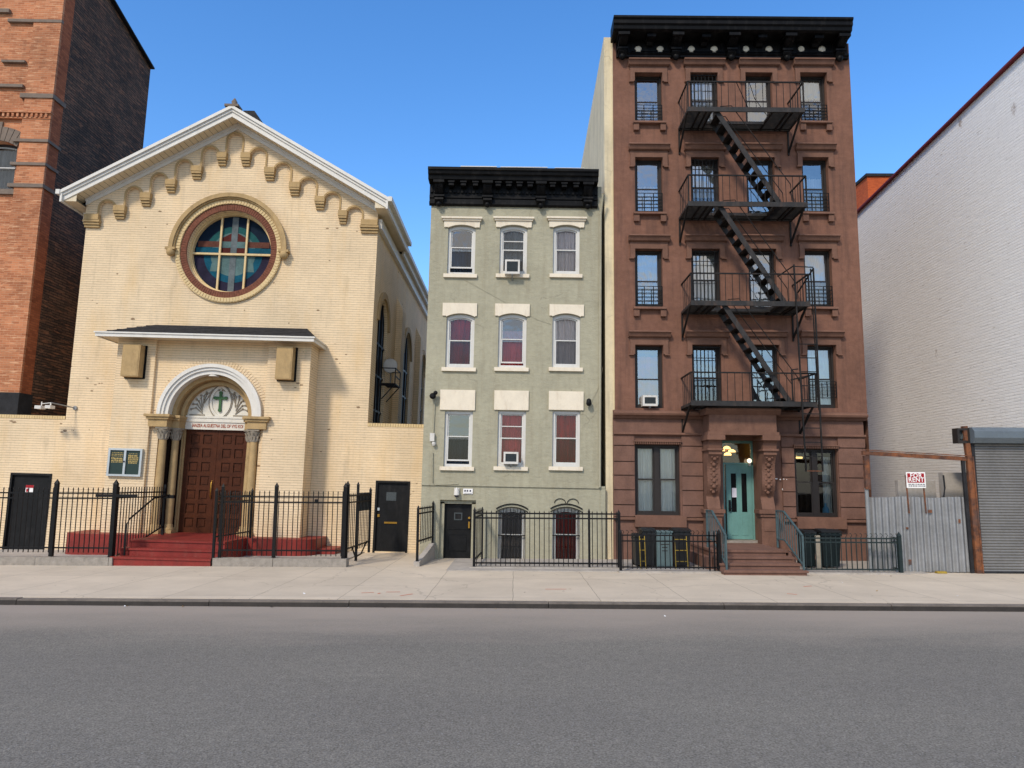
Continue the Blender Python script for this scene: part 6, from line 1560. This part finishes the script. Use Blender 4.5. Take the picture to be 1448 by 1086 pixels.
mp = wn('ShaderNodeMapping'); mp.inputs['Scale'].default_value = (1.6, 1.6, 2.4); nt.links.new(tc.outputs['Generated'], mp.inputs[0])
nz = wn('ShaderNodeTexNoise'); nz.inputs['Scale'].default_value = 3.0; nz.inputs['Detail'].default_value = 5; nz.inputs['Roughness'].default_value = .5; nt.links.new(mp.outputs[0], nz.inputs['Vector'])
cr = wn('ShaderNodeMapRange'); cr.inputs[1].default_value = .42; cr.inputs[2].default_value = .55; nt.links.new(nz.outputs[0], cr.inputs[0])
ym = wn('ShaderNodeMapRange'); ym.inputs[1].default_value = .1; ym.inputs[2].default_value = -.25; nt.links.new(sp.outputs[1], ym.inputs[0])   # clouds stand behind the viewer
mu = wn('ShaderNodeMath', operation='MULTIPLY'); nt.links.new(cr.outputs[0], mu.inputs[0]); nt.links.new(ym.outputs[0], mu.inputs[1])
zm = wn('ShaderNodeMapRange'); zm.inputs[1].default_value = .06; zm.inputs[2].default_value = .28; nt.links.new(sp.outputs[2], zm.inputs[0])
m2 = wn('ShaderNodeMath', operation='MULTIPLY'); nt.links.new(mu.outputs[0], m2.inputs[0]); nt.links.new(zm.outputs[0], m2.inputs[1])
mx = wn('ShaderNodeMix', data_type='RGBA'); nt.links.new(m2.outputs[0], mx.inputs[0]); nt.links.new(hs.outputs[0], mx.inputs[6]); mx.inputs[7].default_value = (6.0, 6.1, 6.3, 1)
hz = wn('ShaderNodeMapRange'); hz.inputs[1].default_value = .0; hz.inputs[2].default_value = .2; hz.inputs[3].default_value = .85; hz.inputs[4].default_value = 0; nt.links.new(sp.outputs[2], hz.inputs[0])
m3 = wn('ShaderNodeMix', data_type='RGBA'); nt.links.new(hz.outputs[0], m3.inputs[0]); nt.links.new(mx.outputs[2], m3.inputs[6]); m3.inputs[7].default_value = (3.0, 3.3, 3.8, 1)   # haze low over the street
nt.links.new(m3.outputs[2], bg.inputs[0]); bg.inputs[1].default_value = .15; nt.links.new(bg.outputs[0], out.inputs[0])

sc.view_settings.view_transform = 'Standard'; sc.view_settings.look = 'None'; sc.view_settings.exposure = 0; sc.view_settings.gamma = 1
sc.cycles.max_bounces = 8; sc.cycles.transparent_max_bounces = 12
try: sc.cycles.use_denoising = True
except Exception: pass
